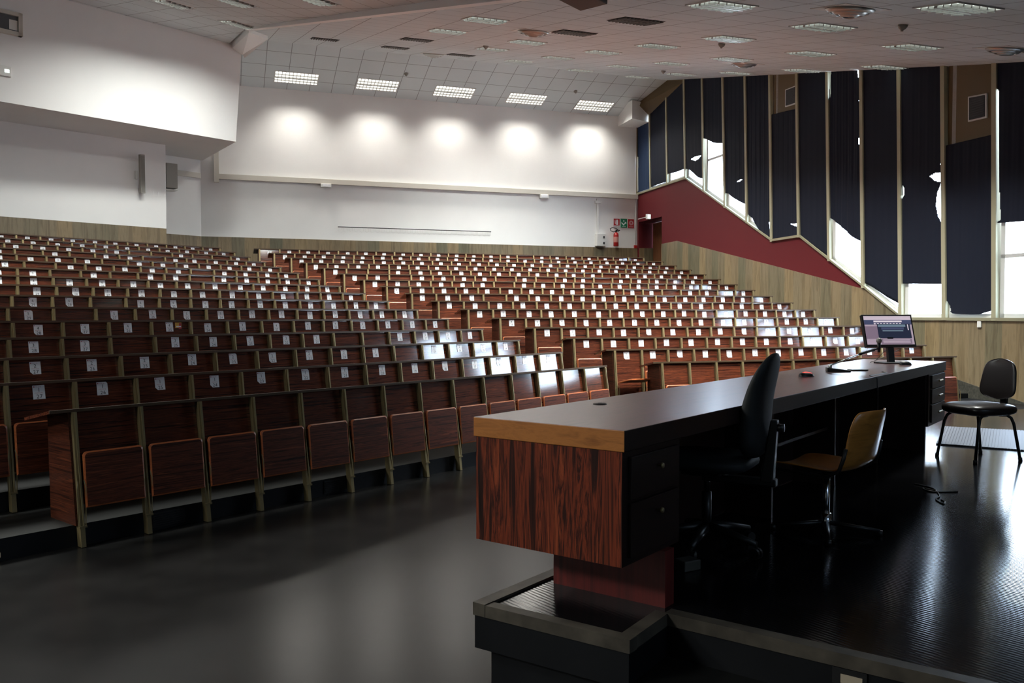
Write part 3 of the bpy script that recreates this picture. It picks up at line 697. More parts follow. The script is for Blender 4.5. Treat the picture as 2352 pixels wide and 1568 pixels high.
# left block: right-end u, pitch, seats visible to the frame edge
LB = {0: (-.025, .4747, 14), 1: (.106, .4940, 17), 2: (.168, .4772, 17), 3: (.290, .4634, 17), 4: (.386, .4810, 16), 5: (.503, .4708, 16), 6: (.603, .4526, 16), 7: (.752, .4725, 15), 8: (.864, .4564, 15), 9: (1.013, .4440, 15), 10: (1.123, .4582, 14), 11: (1.283, .4553, 14), 12: (1.453, .4458, 14), 13: (1.604, .4478, 14), 14: (1.759, .4469, 13), 15: (1.887, .4411, 13)}
LMISS = {2: {4}, 3: {4, 5, 11}, 5: {11}, 6: {10}, 9: {5, 8, 10}, 10: {4, 10}, 11: {7}, 12: {5, 8, 10}, 13: {1, 2, 4, 5}}
RN = [12, 13, 13, 14, 15, 16, 16, 17, 18, 19, 19, 20, 21, 21, 22, 22]
RU0 = [-.596, -.947, -1.261, -1.611, -1.935, -2.262, -2.596, -2.91, -3.234, -3.544, -3.833, -4.142, -4.441, -4.703, -5.027, -5.322]
RU1 = [4.45, 4.579, 4.599, 4.662, 4.686, 4.744, 4.762, 4.796, 4.867, 4.903, 4.932, 4.988, 5.026, 5.01, 5.028, 4.864]
RMISS = {7: {3}, 8: {13}, 9: {6}, 10: {2, 7, 9, 12}, 11: {1, 2, 14}, 15: {14}}
for k, (uR, p, n) in LB.items():
    xs = [uR-p*(n-i) for i in range(n+1)]
    bench_row('L', k, xs, p, {n-1-j for j in LMISS.get(k, ())}, (lambda i, n=n, k=k: RN[k]+n-i), tipL=.16 if k == 0 else 0, tipR=.05, endL=True)
for k in range(16):
    n = RN[k]; p = (RU1[k]-RU0[k])/n
    bench_row('R', k, [RU0[k]+p*i for i in range(n+1)], p, RMISS.get(k, set()), (lambda i, n=n: n-i), folded_down={0} if k == 1 else (), tipL=.13, tipR=.06)
# ---------------------------------------------------------------- lecturer's desk
RZD = math.atan2(ud.y, ud.x)
DZ = 1.15; LEN = 6.2; WID = .76
desk = empty('lecture_desk', (D0.x, D0.y, ZP), RZD)      # local x along desk, local -y towards the lecturer (us)
tag(desk, 'long rosewood lecturer desk with honey-coloured end edge, standing on the podium', 'desk')
H_ = DZ-ZP
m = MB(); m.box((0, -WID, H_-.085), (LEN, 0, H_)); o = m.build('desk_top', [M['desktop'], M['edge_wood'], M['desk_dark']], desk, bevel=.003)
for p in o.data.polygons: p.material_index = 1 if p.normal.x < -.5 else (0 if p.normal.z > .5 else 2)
B0 = .24
m = MB(); m.box((.004, -WID+.012, B0), (.50, -.012, H_-.086)); o = m.build('drawer_cabinet', [M['rose_v'], M['desk_dark']], desk)
for p in o.data.polygons: p.material_index = 0 if p.normal.x < -.5 else 1
for z0, z1, lab in ((.50, H_-.11, 'drawer'), (B0+.03, .485, 'drawer')):
    m = MB(); m.box((.05, -WID-.004, z0), (.47, -WID+.012, z1)); dd = m.build(lab, M['desk_dark'], desk, bevel=.002)
    m = MB(); m.lathe([(.004, 0), (.004, .012), (.012, .018), (.011, .026), (.003, .028)], seg=14)
    kb = m.build('knob', M['brass'], dd, smooth=True); kb.location = (.27, -WID-.004, z1-.06); kb.rotation_euler = (PI/2, 0, 0)
m = MB(); m.box((.32, -.775, 0), (.40, -.21, B0)); m.build('pedestal', M['rose_red'], desk)
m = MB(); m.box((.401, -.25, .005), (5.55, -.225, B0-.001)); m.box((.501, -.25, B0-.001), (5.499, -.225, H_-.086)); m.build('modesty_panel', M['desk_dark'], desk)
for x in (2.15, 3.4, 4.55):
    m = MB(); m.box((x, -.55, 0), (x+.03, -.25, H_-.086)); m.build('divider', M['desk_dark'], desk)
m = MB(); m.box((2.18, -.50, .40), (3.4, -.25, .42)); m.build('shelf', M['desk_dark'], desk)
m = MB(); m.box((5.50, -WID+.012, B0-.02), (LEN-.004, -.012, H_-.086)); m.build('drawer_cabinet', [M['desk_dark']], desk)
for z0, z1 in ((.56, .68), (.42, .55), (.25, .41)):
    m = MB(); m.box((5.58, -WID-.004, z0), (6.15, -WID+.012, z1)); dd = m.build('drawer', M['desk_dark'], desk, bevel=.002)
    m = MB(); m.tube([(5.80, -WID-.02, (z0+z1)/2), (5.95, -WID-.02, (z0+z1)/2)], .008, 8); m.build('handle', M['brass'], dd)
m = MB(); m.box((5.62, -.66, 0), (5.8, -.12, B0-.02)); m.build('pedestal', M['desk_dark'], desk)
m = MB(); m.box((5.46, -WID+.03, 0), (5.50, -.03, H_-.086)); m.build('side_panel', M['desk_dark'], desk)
gp = onz(1378, 928, DZ)
m = MB(); m.lathe([(.035, 0), (.035, .003), (.028, .006), (.012, .006), (.010, .004)], seg=24); o = m.build('cable_grommet', M['black'], smooth=False)
o.location = (gp.x, gp.y, DZ); tag(o, 'round black cable grommet in the near half of the desk top', 'grommet')
# ---- monitor
mp_ = onz(2035, 834, DZ); mon = empty('monitor', (mp_.x+.055, mp_.y, DZ), math.atan2(.164, .987))
tag(mon, 'black desktop monitor switched on, at the far end of the lecturer desk', 'monitor')
m = MB(); m.box((-.13, -.10, 0), (.13, .09, .012)); m.build('stand_base', M['black'], mon, bevel=.004)
m = MB(); m.hexa([(-.03, .0, .012), (.03, .0, .012), (.03, .035, .012), (-.03, .035, .012), (-.03, .03, .24), (.03, .03, .24), (.03, .06, .24), (-.03, .06, .24)]); m.build('stand_neck', M['black'], mon)
tl_ = math.radians(-17)
mt = Matrix.Translation((0, .02, .145)) @ Matrix.Rotation(tl_, 4, 'X')
MW, MH = .255, .315
m = MB(); m.box((-MW, -.015, 0), (MW, .02, MH), mtx=mt); m.build('casing', M['black'], mon, bevel=.004)
scr = [mat('screen_%d' % i, c, .3, emis=c, es=.55) for i, c in enumerate([(.42, .33, .40), (.60, .50, .58), (.06, .07, .14), (.02, .025, .05), (.16, .22, .28), (.75, .65, .72), (.22, .16, .22)])]
m = MB(); ys = -.0155
def rc_(x0, z0, x1, z1, mi, l):
    W2, H2 = MW-.015, MH-.04; X = lambda f: -W2+2*W2*f; Z = lambda f: .025+H2*f
    m.add([mt @ Vector((X(x), ys-.0003*l, Z(z))) for x, z in ((x0, z0), (x1, z0), (x1, z1), (x0, z1))], [(0, 1, 2, 3)], mi)
rc_(0, 0, 1, 1, 0, 0); rc_(0, .86, 1, 1, 1, 1); rc_(0, .70, 1, .86, 2, 2); rc_(.2, .78, .8, .84, 5, 3)
for i in range(9): rc_(.2+.067*i, .71, .24+.067*i, .75, 5, 3)
rc_(0, .2, .28, .64, 6, 2); rc_(.26, .22, .96, .72, 3, 4); rc_(.28, .62, .86, .70, 4, 5); rc_(.34, .52, .82, .60, 2, 5); rc_(.36, .46, .80, .50, 4, 6); rc_(.9, .5, .92, .7, 5, 6)
rc_(.3, 0.02, .95, .2, 6, 3)
for i in range(3): rc_(.34, .05+.05*i, .92, .07+.05*i, 1, 4)
m.build('screen', scr, mon)
cb_ = MB(); cb_.tube([(.02, .03, .15), (-.05, .06, .10), (-.13, .05, .03), (-.15, .02, .006), (-.10, -.02, .006)], .003, 6)
cb_.tube([(.14, .03, .16), (.10, .05, .12), (.0, .07, .07), (-.08, .06, .04), (-.17, .08, .006)], .003, 6); cb_.build('cable', M['black'], mon)
# ---- microphone
b_ = onz(1922, 853, DZ); mic = empty('desk_microphone', (b_.x, b_.y, DZ), 0)
tag(mic, 'desk microphone on a chrome arm with black wedge base, left of the monitor', 'microphone')
m = MB(); m.hexa([(-.085, -.03, 0), (.09, -.06, 0), (.095, -.02, 0), (-.08, .03, 0), (-.085, -.03, .034), (.09, -.06, .012), (.095, -.02, .012), (-.08, .03, .034)]); m.build('base', M['black'], mic, bevel=.004)
L0 = Vector((-.052, 0, .034)); hd = ondepth(2019, 782, 7.25)-mic.location
L1 = ondepth(1975, 813, 7.08)-mic.location; L2 = ondepth(2008, 803, 7.22)-mic.location
m = MB(); m.lathe([(.014, .0), (.014, .02), (.006, .026)], (L0.x, L0.y, L0.z-.004)); m.build('swivel', M['chrome'], mic, smooth=True)
m = MB(); m.tube([L0+Vector((0, 0, .015)), L1], .0055, 10); m.build('arm', M['chrome'], mic, smooth=True)
m = MB(); m.tube([L1, L1.lerp(L2, .15), L2], .011, 10); m.build('grip', M['black'], mic, smooth=True)
m = MB(); m.tube([L2, Vector((hd.x, hd.y, L2.z+.01))], .006, 8); m.tube([Vector((hd.x, hd.y, hd.z-.10)), Vector((hd.x, hd.y, hd.z-.01))], .016, 12, rs=[.011, .017]); m.build('microphone_body', M['black'], mic, smooth=True)
m = MB(); m.lathe([(.004, -.024), (.016, -.02), (.023, -.006), (.022, .008), (.014, .02), (.004, .024)], hd, 16); m.build('windscreen', mat('mic_mesh', (.32, .31, .29), .5, .6), mic, smooth=True)
def mouse(px, py, l, w, h, rz, label, red=False):
    p = onz(px, py, DZ); e = empty('computer_mouse', (p.x, p.y, DZ), rz); tag(e, label, 'mouse')
    m = MB(); n = 14; pr_ = []
    vs = []; fs = []
    for i in range(n+1):
        f = i/n; x = -l/2+l*f; ww = w/2*math.sqrt(max(0, 1-(2*f-1)**2*.96)); hh = h*math.sqrt(max(.02, 1-((f-.42)/.62)**2))
        for k in range(9): a = PI*k/8; vs.append((x, ww*math.cos(a), hh*math.sin(a)**.8))
    for i in range(n):
        for k in range(8): fs.append((i*9+k, i*9+k+1, (i+1)*9+k+1, (i+1)*9+k))
    fs += [list(range(9))[::-1], [n*9+k for k in range(9)], ]
    m.add(vs, fs); m.build('shell', M['black'], e, smooth=True)
    if red:
        m = MB(); m.add([(x, y*.55, z*1.08+.0015) for x, y, z in [v for i in range(4, 13) for v in vs[i*9+2:i*9+7]]], [(i*5+k, i*5+k+1, (i+1)*5+k+1, (i+1)*5+k) for i in range(8) for k in range(4)])
        m.build('red_inlay', mat('mouse_red', (.7, .03, .02), .3, emis=(1, .05, .03), es=1.5), e, smooth=True)
    return e
mouse(1852, 864, .13, .075, .029, RZD-.5, 'black mouse with a glowing red inlay in the middle of the desk top', True)
mouse(2080, 838, .115, .065, .035, .2, 'plain black mouse at the right foot of the monitor')
pp = onz(1970, 851, DZ); m = MB(); m.box((-.075, -.035, 0), (.075, .035, .011)); o = m.build('mobile_phone', M['black'], bevel=.004)
o.location = (pp.x, pp.y, DZ); o.rotation_euler = (0, 0, .25); tag(o, 'flat black phone lying on the desk between microphone and monitor base', 'phone')
# cable hanging over the desk edge
a = onz(2026, 853, DZ+.004); b = onz(2050, 862, DZ+.004); yb_ = D0+us*(WID+.008)
m = MB(); e1_ = ondepth(2040, 875, b.y-.15)
def edge_pt(s, z): p = D0+us*(WID+.010)+ud*s; return Vector((p.x, p.y, z))
sE = (b-D0).dot(ud)
m.tube([a, a.lerp(b, .5)+Vector((0, 0, .004)), edge_pt(sE-.15, DZ+.006)-us*.05, edge_pt(sE-.14, DZ-.01), edge_pt(sE-.12, DZ-.12), edge_pt(sE-.13, DZ-.35)], .0035, 6)
tag(m.build('cable', M['black'], smooth=True), 'black cable drooping over the lecturer side edge of the desk, under the monitor', 'cable')
# ---------------------------------------------------------------- chairs
def rbox(m, cx, cy, cz, sx, sy, sz, p=.5, nu=24, nv=12, mtx=None):   # superellipsoid cushion
    vs = []; fs = []
    sg = lambda v, e: math.copysign(abs(v)**e, v)
    for j in range(nv+1):
        ph = -PI/2+PI*j/nv
        for i in range(nu):
            th = 2*PI*i/nu
            v = Vector((cx+sx*sg(math.cos(ph), .5)*sg(math.cos(th), p), cy+sy*sg(math.cos(ph), .5)*sg(math.sin(th), p), cz+sz*sg(math.sin(ph), .7)))
            vs.append(mtx @ v if mtx else v)
    for j in range(nv):
        for i in range(nu): fs.append((j*nu+i, j*nu+(i+1) % nu, (j+1)*nu+(i+1) % nu, (j+1)*nu+i))
    m.add(vs, fs)
FACE = math.atan2(.603, -.797)          # local +x looks where the sitter looks
oc = empty('office_chair', (1.025, 4.50, ZP), FACE+.13)
tag(oc, 'black high-backed office chair on castors pushed up to the near half of the desk', 'office chair')
m = MB(); rbox(m, .0, 0, .47, .25, .24, .045); m.build('seat', M['blackfab'], oc, smooth=True)
m = MB(); vs = []; fs = []; NV, NU = 20, 12
for j in range(NV+1):                    # tall curved back, thick at the lumbar
    f = j/NV; z = .50+.54*f; w = .225*(1-.15*(1-f))*(math.sqrt(max(0.02, 1-max(0, (f-.72)/.285)**2)))*(math.sqrt(max(.05, 1-max(0, (.16-f)/.17)**2)))
    xb = -.25-.10*f+.03*math.sin(f*PI)+(-.04*(f-.5)**2); th_ = .070*(1-.72*f**1.5)*math.sqrt(max(.04, 1-abs(2*f-1)**4))
    for i in range(NU):
        a = 2*PI*i/NU; vs.append((xb+th_*math.copysign(abs(math.cos(a))**.7, math.cos(a))-.02*abs(math.sin(a))**2*-1, w*math.copysign(abs(math.sin(a))**.6, math.sin(a)), z))
for j in range(NV):
    for i in range(NU): fs.append((j*NU+i, j*NU+(i+1) % NU, (j+1)*NU+(i+1) % NU, (j+1)*NU+i))
fs += [list(range(NU))[::-1], [NV*NU+i for i in range(NU)]]
m.add(vs, fs); m.build('backrest', M['blackfab'], oc, smooth=True, subsurf=1)
m = MB(); m.hexa([(-.345, -.035, .38), (-.28, -.035, .38), (-.28, .035, .38), (-.345, .035, .38), (-.365, -.025, .70), (-.33, -.025, .70), (-.33, .025, .70), (-.365, .025, .70)]); m.box((-.36, -.03, .36), (.02, .03, .40)); m.build('back_support', M['black'], oc, bevel=.008)
m = MB(); m.tube([(-.355, 0, .66), (-.395, 0, .66)], .02, 12); m.build('adjuster_knob', M['black'], oc, smooth=True)
m = MB(); m.tube([(0, 0, .10), (0, 0, .30)], .025, 14); m.tube([(0, 0, .30), (0, 0, .42)], .016, 14); m.build('gas_column', M['black'], oc, smooth=True)
m = MB(); m.box((-.09, -.07, .39), (.12, .07, .43)); m.build('mechanism', M['black'], oc, bevel=.01)
m = MB(); m.tube([(-.12, -.03, .41), (-.15, -.16, .415), (-.15, -.24, .42)], .007, 8); m.build('lever', M['steel'], oc, smooth=True)
for i in range(5):
    a = 2*PI*i/5+.35; c, s = math.cos(a), math.sin(a)
    m = MB(); m.tube([(.02*c, .02*s, .115), (.16*c, .16*s, .10), (.29*c, .29*s, .075)], .02, 8, rs=[.028, .022, .016]); lg = m.build('leg', M['black'], oc, smooth=True)
    m = MB(); 
    for q in (-.014, .014): m.tube([(.29*c-s*(q-.008), .29*s+c*(q-.008), .028), (.29*c-s*(q+.008), .29*s+c*(q+.008), .028)], .028, 14)
    m.tube([(.29*c, .29*s, .03), (.29*c, .29*s, .075)], .008, 8); m.build('castor', M['black'], lg, smooth=False)
# plywood swivel chair
wc = empty('plywood_swivel_chair', (1.775, 4.83, ZP), FACE-.13)
wc.scale = (1.08, 1.14, .93)
tag(wc, 'honey plywood shell chair on a chrome swivel foot, between the two black chairs', 'chair')
def shell(th=.011):
    prof = [(.21, .395), (.17, .41), (.05, .405), (-.08, .395), (-.14, .40), (-.18, .425), (-.205, .47), (-.225, .54), (-.245, .62), (-.268, .70), (-.29, .775)]
    n = len(prof); vs = []; fs = []; nu = 12
    for j, (x, z) in enumerate(prof):
        f = j/(n-1); w = .21-.03*abs(f-.45)
        if j == 0: w *= .86
        if j == n-1: w *= .80
        for i in range(nu+1):
            q = -1+2*i/nu; cu = q*q
            dx = .05*cu*max(0, (f-.35))/.65*1.2; dz = .022*cu*(1 if f < .4 else max(0, 1-(f-.4)*4))
            vs.append((x+dx, w*q, z+dz+(-.018*max(0, abs(q)-.6) if j == n-1 else 0)))
    for j in range(n-1):
        for i in range(nu): fs.append((j*(nu+1)+i, j*(nu+1)+i+1, (j+1)*(nu+1)+i+1, (j+1)*(nu+1)+i))
    m = MB(); m.add(vs, fs); return m
o = shell().build('shell', M['plank_chair'], wc, smooth=True)
s = o.modifiers.new('th', 'SOLIDIFY'); s.thickness = .012; q = o.modifiers.new('s', 'SUBSURF'); q.levels = 2; q.render_levels = 2
for s in (-1, 1):
    m = MB(); m.tube([(.16, s*.205, .395), (-.02, s*.21, .388), (-.11, s*.213, .39), (-.165, s*.213, .43), (-.185, s*.21, .50), (-.195, s*.205, .56)], .010, 8); m.build('side_rail', M['black'], wc, smooth=True)
m = MB(); m.tube([(0, -.2, .385), (0, .2, .385)], .010, 8); m.box((-.06, -.06, .37), (.06, .06, .39)); m.build('seat_bracket', M['black'], wc)
m = MB(); m.tube([(0, 0, .04), (0, 0, .37)], .018, 14); m.tube([(0, 0, .02), (0, 0, .12)], .026, 14); m.build('column', M['chrome'], wc, smooth=True)
for i in range(4):
    a = PI/2*i+.5; c, s_ = math.cos(a), math.sin(a)
    m = MB(); m.tube([(.02*c, .02*s_, .06), (.26*c, .26*s_, .028)], .012, 8, rs=[.016, .010]); m.tube([(.26*c, .26*s_, .03), (.26*c, .26*s_, .0)], .014, 10); m.build('leg', M['black'], wc, smooth=True)
# four legged black chair
vc = empty('visitor_chair', (3.99, 7.33, ZP), math.radians(197))
vc.scale = (1, 1, .965)
tag(vc, 'black padded four-legged chair standing in the open at the right', 'chair')
m = MB(); rbox(m, .0, 0, .445, .245, .235, .055); m.build('seat', M['leather'], vc, smooth=True)
m = MB(); mt2 = Matrix.Translation((-.235, 0, .70)) @ Matrix.Rotation(-.14, 4, 'Y')
vs = []; fs = []
for j in range(17):
    f = j/16; z = -.185+.37*f; w = (.20-.045*f)*math.sqrt(max(.03, 1-abs(2*f-1)**5)); t_ = .036*math.sqrt(max(.05, 1-abs(2*f-1)**4))
    for i in range(16):
        a = 2*PI*i/16; vs.append(mt2 @ Vector((t_*math.cos(a)+.03*abs(math.sin(a))**2, w*math.copysign(abs(math.sin(a))**.55, math.sin(a)), z)))
for j in range(16):
    for i in range(16): fs.append((j*16+i, j*16+(i+1) % 16, (j+1)*16+(i+1) % 16, (j+1)*16+i))
fs += [list(range(16))[::-1], [16*16+i for i in range(16)]]
m.add(vs, fs); m.build('backrest', M['leather'], vc, smooth=True, subsurf=1)
m = MB(); m.hexa([(-.27, -.03, .40), (-.25, -.03, .40), (-.25, .03, .40), (-.27, .03, .40), (-.30, -.03, .64), (-.275, -.03, .64), (-.275, .03, .64), (-.30, .03, .64)]); m.box((-.27, -.03, .395), (-.05, .03, .41)); m.build('back_support', M['black'], vc)
for sx in (-1, 1):
    for sy in (-1, 1):
        m = MB(); m.tube([(sx*.06, sy*.15, .40), (sx*.13, sy*.165, .398), (sx*.165, sy*.175, .375), (sx*.185, sy*.185, .32), (sx*.235, sy*.205, .02)], .0125, 10)
        lg = m.build('leg', M['black'], vc, smooth=True)
        m = MB(); m.tube([(sx*.235, sy*.205, .03), (sx*.2385, sy*.2065, .0)], .017, 10); m.build('foot_cap', M['black'], lg, smooth=True)
# floor cables
def floor_cable(pxs, r, label, z=ZP):
    pts = [onz(x, y, z) for x, y in pxs]; fine = []
    for i in range(len(pts)-1):
        p0, p1, p2, p3 = pts[max(i-1, 0)], pts[i], pts[i+1], pts[min(i+2, len(pts)-1)]
        for k in range(6):
            t = k/6; fine.append(.5*((2*p1)+(p2-p0)*t+(2*p0-5*p1+4*p2-p3)*t*t+(3*p1-p0-3*p2+p3)*t**3)+Vector((0, 0, r)))
    fine.append(pts[-1]+Vector((0, 0, r)))
    m = MB(); m.tube(fine, r, 6); tag(m.build('cable', M['black'], smooth=True), label, 'cable')
floor_cable([(2100, 1112), (2135, 1120), (2150, 1128), (2120, 1122), (2140, 1130), (2200, 1130)], .005, 'thin black cable looped on the podium floor near the far desk end')
floor_cable([(2150, 1128), (2158, 1140), (2150, 1148), (2166, 1158), (2170, 1153), (2161, 1149)], .0045, 'short knotted cable end lying nearest the camera on the podium')
floor_cable([(2160, 1013), (2182, 1014), (2190, 1010)], .006, 'cable end beside the floor mat and the chair leg')
pb = onz(1583, 1312, ZP); m = MB(); m.box((-.05, -.04, 0), (.05, .04, .05)); o = m.build('power_socket', mat('socket_beige', (.07, .065, .055), .5), bevel=.005)
o.location = (pb.x, pb.y+.04, ZP); o.rotation_euler = (0, 0, .5); tag(o, 'small beige floor socket box in the shadow under the near desk cabinet', 'socket')
# step lights in the risers
def steplight(p, nrm, label):
    a = math.atan2(nrm.y, nrm.x); e = empty('step_light', p, a-PI/2+PI)
    m = MB(); m.box((-.06, -.006, -.03), (.06, .0, .03)); m.build('housing', M['black'], e)
    m = MB(); m.box((-.03, -.009, -.022), (.045, -.006, .01)); m.build('lens', M['glowdim'], e)
    tag(e, label, 'step light')
e0 = PL+nL*(-.065)-dL*7.22; dd_ = Vector((-3.6, -6.7, 0)).normalized(); pn = Vector((-dd_.y, dd_.x, 0)); pn = pn if pn.x > 0 else -pn
q_ = onplane(6, 1270, e0+pn*.001, pn); steplight(q_+pn*.001, -pn if False else pn, 'small step light in the black riser left of the front left bench row')
q_ = onplane(1952, 1556, A3-ud*.001, ud); steplight(q_-ud*.001, -ud, 'small step light in the podium riser at the bottom of the photo')
# front row risers' air grilles
def grille(px0, px1, label):
    e = None; a = PL+nL*(-.067)
    p, q = onplane(px0, 1200, a, nL), onplane(px1, 1180, a, nL)
    u0, u1 = (p-a).dot(dL), (q-a).dot(dL); c = a+dL*(u0+u1)/2
    e = empty('riser_grille', (c.x, c.y, .02), math.atan2(dL.y, dL.x)); w = (u1-u0)/2
    m = MB(); m.box((-w, -.004, 0), (w, 0, .11)); m.build('frame', M['ventd'], e)
    m = MB()
    for i in range(6): m.box((-w+.01, -.010, .012+.016*i), (w-.01, -.003, .018+.016*i))
    m.build('slats', M['riser'], e); tag(e, label, 'grille')
grille(350, 425, 'black slatted air grille in the riser below the second seat of the front row')
grille(745, 800, 'black slatted air grille in the riser below the sixth seat of the front row')
# ---------------------------------------------------------------- back wall fittings
def bwbox(name, x0, y0, x1, y1, d, m_, label, cat, bevel=0, off=0, parent=None):
    a, b = bw(x0, y0, off), bw(x1, y1, off); c = (a+b)/2
    w = (b-a).dot(dR)/2; h_ = abs(a.z-b.z)/2
    m = MB(); m.box((-w, -d, -h_), (w, 0, h_)); o = m.build(name, M[m_], bevel=bevel)
    o.location = c-nR*0; o.rotation_euler = (0, 0, MB1)
    if label: tag(o, label, cat)
    return o, w, h_
def bwline(px0, py0, px1, py1, h0, d):   # trunking between two pixels of the wall
    a, b = bw(px0, py0), bw(px1, py1); return a, b
tr_ = MB(); a, b = bw(497, 405.5), bw(1463, 452); z_ = (a.z+b.z)/2
tr_.prism([Vector((a.x, a.y, z_-.075)), Vector((b.x, b.y, z_-.075)), Vector((b.x, b.y, z_+.065)), Vector((a.x, a.y, z_+.065))], -nR*.09)
a2, b2_ = bw(491, 360), bw(503, 412); tr_.prism([Vector((a2.x, a2.y, z_-.16)), Vector((b2_.x, b2_.y, z_-.16)), Vector((b2_.x, b2_.y, zb+1.2)), Vector((a2.x, a2.y, zb+1.2))], -nR*.10)
wl_a, wl_b = BM-dL*1.5, BM-dL*.02
tag(tr_.build('cable_trunking', M['beige'], bevel=.004), 'long beige cable trunking running across the white back wall', 'trunking')
tr_ = MB()
tr_.prism([Vector((wl_a.x, wl_a.y, z_-.075)), Vector((wl_b.x, wl_b.y, z_-.075)), Vector((wl_b.x, wl_b.y, z_+.065)), Vector((wl_a.x, wl_a.y, z_+.065))], -nL*.05)
tag(tr_.build('cable_trunking', M['beige'], bevel=.004), 'short beige trunking on the narrow wall between booth and back wall', 'trunking')
cd_ = MB(); a, b = bw(1372, 456), bw(1372, 537); cd_.prism([a-dR*.035, a+dR*.035, b+dR*.035, b-dR*.035], -nR*.05)
j = bw(1372, 464); cd_.prism([j-dR*.09+Vector((0, 0, -.04)), j+dR*.09+Vector((0, 0, -.04)), j+dR*.09+Vector((0, 0, .04)), j-dR*.09+Vector((0, 0, .04))], -nR*.07)
tag(cd_.build('cable_conduit', M['whitepl']), 'vertical white conduit dropping from the trunking to the electrical cabinet', 'conduit')
cd_ = MB(); a, b = bw(1459, 458), bw(1459, 562); cd_.tube([a-nR*.02, b-nR*.02], .014, 8)
tag(cd_.build('cable_conduit', M['whitepl'], smooth=True), 'thin conduit down the back corner to the red call point', 'conduit')
eb, w, h_ = bwbox('electrical_cabinet', 1366, 537, 1386, 566, .18, 'whitepl', 'white electrical cabinet on the back wall left of the fire extinguisher', 'cabinet', .01)
for zz in (.08, -.10):
    m = MB(); m.box((w-.09, -.20, zz-.035), (w-.05, -.18, zz+.035)); o = m.build('lock', M['black'], eb)
o, _, _ = bwbox('emergency_lamp', 736, 422, 760, 432, .12, 'whitepl', 'small white emergency lamp under the trunking, nearer the left gallery', 'lamp', .01)
o2, _, _ = bwbox('emergency_lamp', 1238, 447, 1257, 457, .12, 'whitepl', 'small white emergency lamp under the trunking, nearer the fire extinguisher', 'lamp', .01)
for oo in (o, o2):
    m = MB(); m.box((-.10, -.135, -.04), (.10, -.12, .04)); m.build('lens', M['paper'], oo, bevel=.004)
bwbox('fire_call_point', 1455.5, 563, 1462, 570.5, .05, 'redpl', 'tiny red fire call point in the back corner beside the red wall', 'call point', .005)
# extinguisher
ep = bw(1411, 566); ex = empty('fire_extinguisher', (ep.x-nR.x*.12, ep.y-nR.y*.12, ep.z), MB1)
tag(ex, 'red fire extinguisher with a black hose hanging on the white back wall', 'fire extinguisher')
m = MB(); m.lathe([(.07, 0), (.082, .015), (.082, .34), (.07, .40), (.03, .43), (.022, .45)], seg=20); m.build('cylinder', M['redpl'], ex, smooth=True)
m = MB(); m.lathe([(.0825, .12), (.0832, .125), (.0832, .28), (.0825, .285)], seg=20); m.build('label_band', mat('ext_label', (.55, .25, .22), .5), ex, smooth=True)
m = MB(); m.box((-.025, -.025, .44), (.025, .025, .48)); m.box((-.01, -.01, .48), (.13, .01, .51)); m.box((-.01, -.01, .45), (.10, .01, .465)); m.build('valve', M['black'], ex)
m = MB(); m.tube([(.0, 0, .46), (-.10, -.02, .44), (-.19, -.03, .47), (-.22, -.03, .53), (-.14, -.03, .57), (-.02, -.04, .55), (.05, -.05, .49)], .012, 8); m.build('hose', M['black'], ex, smooth=True)
# three signs
def sign(x0, y0, x1, y1, bg, label, kind):
    a, b = bw(x0, y0), bw(x1, y1); c = (a+b)/2; w = (b-a).dot(dR)/2; h = abs(a.z-b.z)/2
    e = empty('safety_sign', c, MB1); tag(e, label, 'sign', None)
    m = MB(); m.box((-w, -.012, -h), (w, 0, h)); m.build('plate', M[bg], e)
    m = MB(); y = -.0135
    if kind == 0:
        m.add([(-w*.25, y, -h*.5), (w*.45, y, -h*.5), (w*.45, y, h*.55), (w*.25, y, h*.8), (-.05*w, y, h*.8), (-w*.25, y, h*.55)], [list(range(6))])
        m.add([(-w*.7, y, h*.6), (-w*.5, y, h*.75), (-w*.38, y, -h*.3), (-w*.6, y, -h*.3)], [(0, 1, 2, 3)])
        m.add([(-w, y, -h), (w, y, -h), (w, y, -h*.68), (-w, y, -h*.68)], [(0, 1, 2, 3)])
        text_into(m, 'ESTINTORE', 0, -h*.93, .035, y-.001, 1)
    elif kind == 1:
        m.lathe([(.001, 0), (w*.22, .001)], seg=10); m.v = [(x-w*.05, y, h*.5+yy) for x, yy, z in m.v]
        m.add([(-w*.8, y, h*.25), (-w*.1, y, -h*.2), (w*.5, y, h*.35), (w*.7, y, h*.2), (w*.75, y, -h*.15), (w*.3, y, -h*.1), (-w*.05, y, -h*.55), (-w*.8, y, -h*.05)], [list(range(8))])
        m.add([(-w*.6, y, -h*.75), (w*.6, y, -h*.75), (w*.6, y, -h*.68), (-w*.6, y, -h*.68)], [(0, 1, 2, 3)])
    else:
        for r_ in range(14):
            a_ = 2*PI*r_/14; c_, s_ = math.cos(a_), math.sin(a_)
            for q in (.35, .62): m.add([(w*q*c_*.9+s_*.006, y, h*.15+w*q*s_*.9-c_*.006), (w*(q+.2)*c_*.9+s_*.006, y, h*.15+w*(q+.2)*s_*.9-c_*.006), (w*(q+.2)*c_*.9-s_*.006, y, h*.15+w*(q+.2)*s_*.9+c_*.006), (w*q*c_*.9-s_*.006, y, h*.15+w*q*s_*.9+c_*.006)], [(0, 1, 2, 3)])
        m.add([(-w*.7, y, -h*.75), (w*.7, y, -h*.75), (w*.7, y, -h*.68), (-w*.7, y, -h*.68)], [(0, 1, 2, 3)])
    m.build('pictogram', [M['paper'], M['ink']], e)
sign(1409.5, 502, 1423, 521, 'signred', 'red fire extinguisher sign, left of the three wall signs', 0)
sign(1425.5, 502, 1440, 523, 'green', 'green safety sign in the middle of the three wall signs', 1)
sign(1442.5, 503, 1456, 524, 'signred', 'red alarm sign with radiating marks, right of the three wall signs', 2)
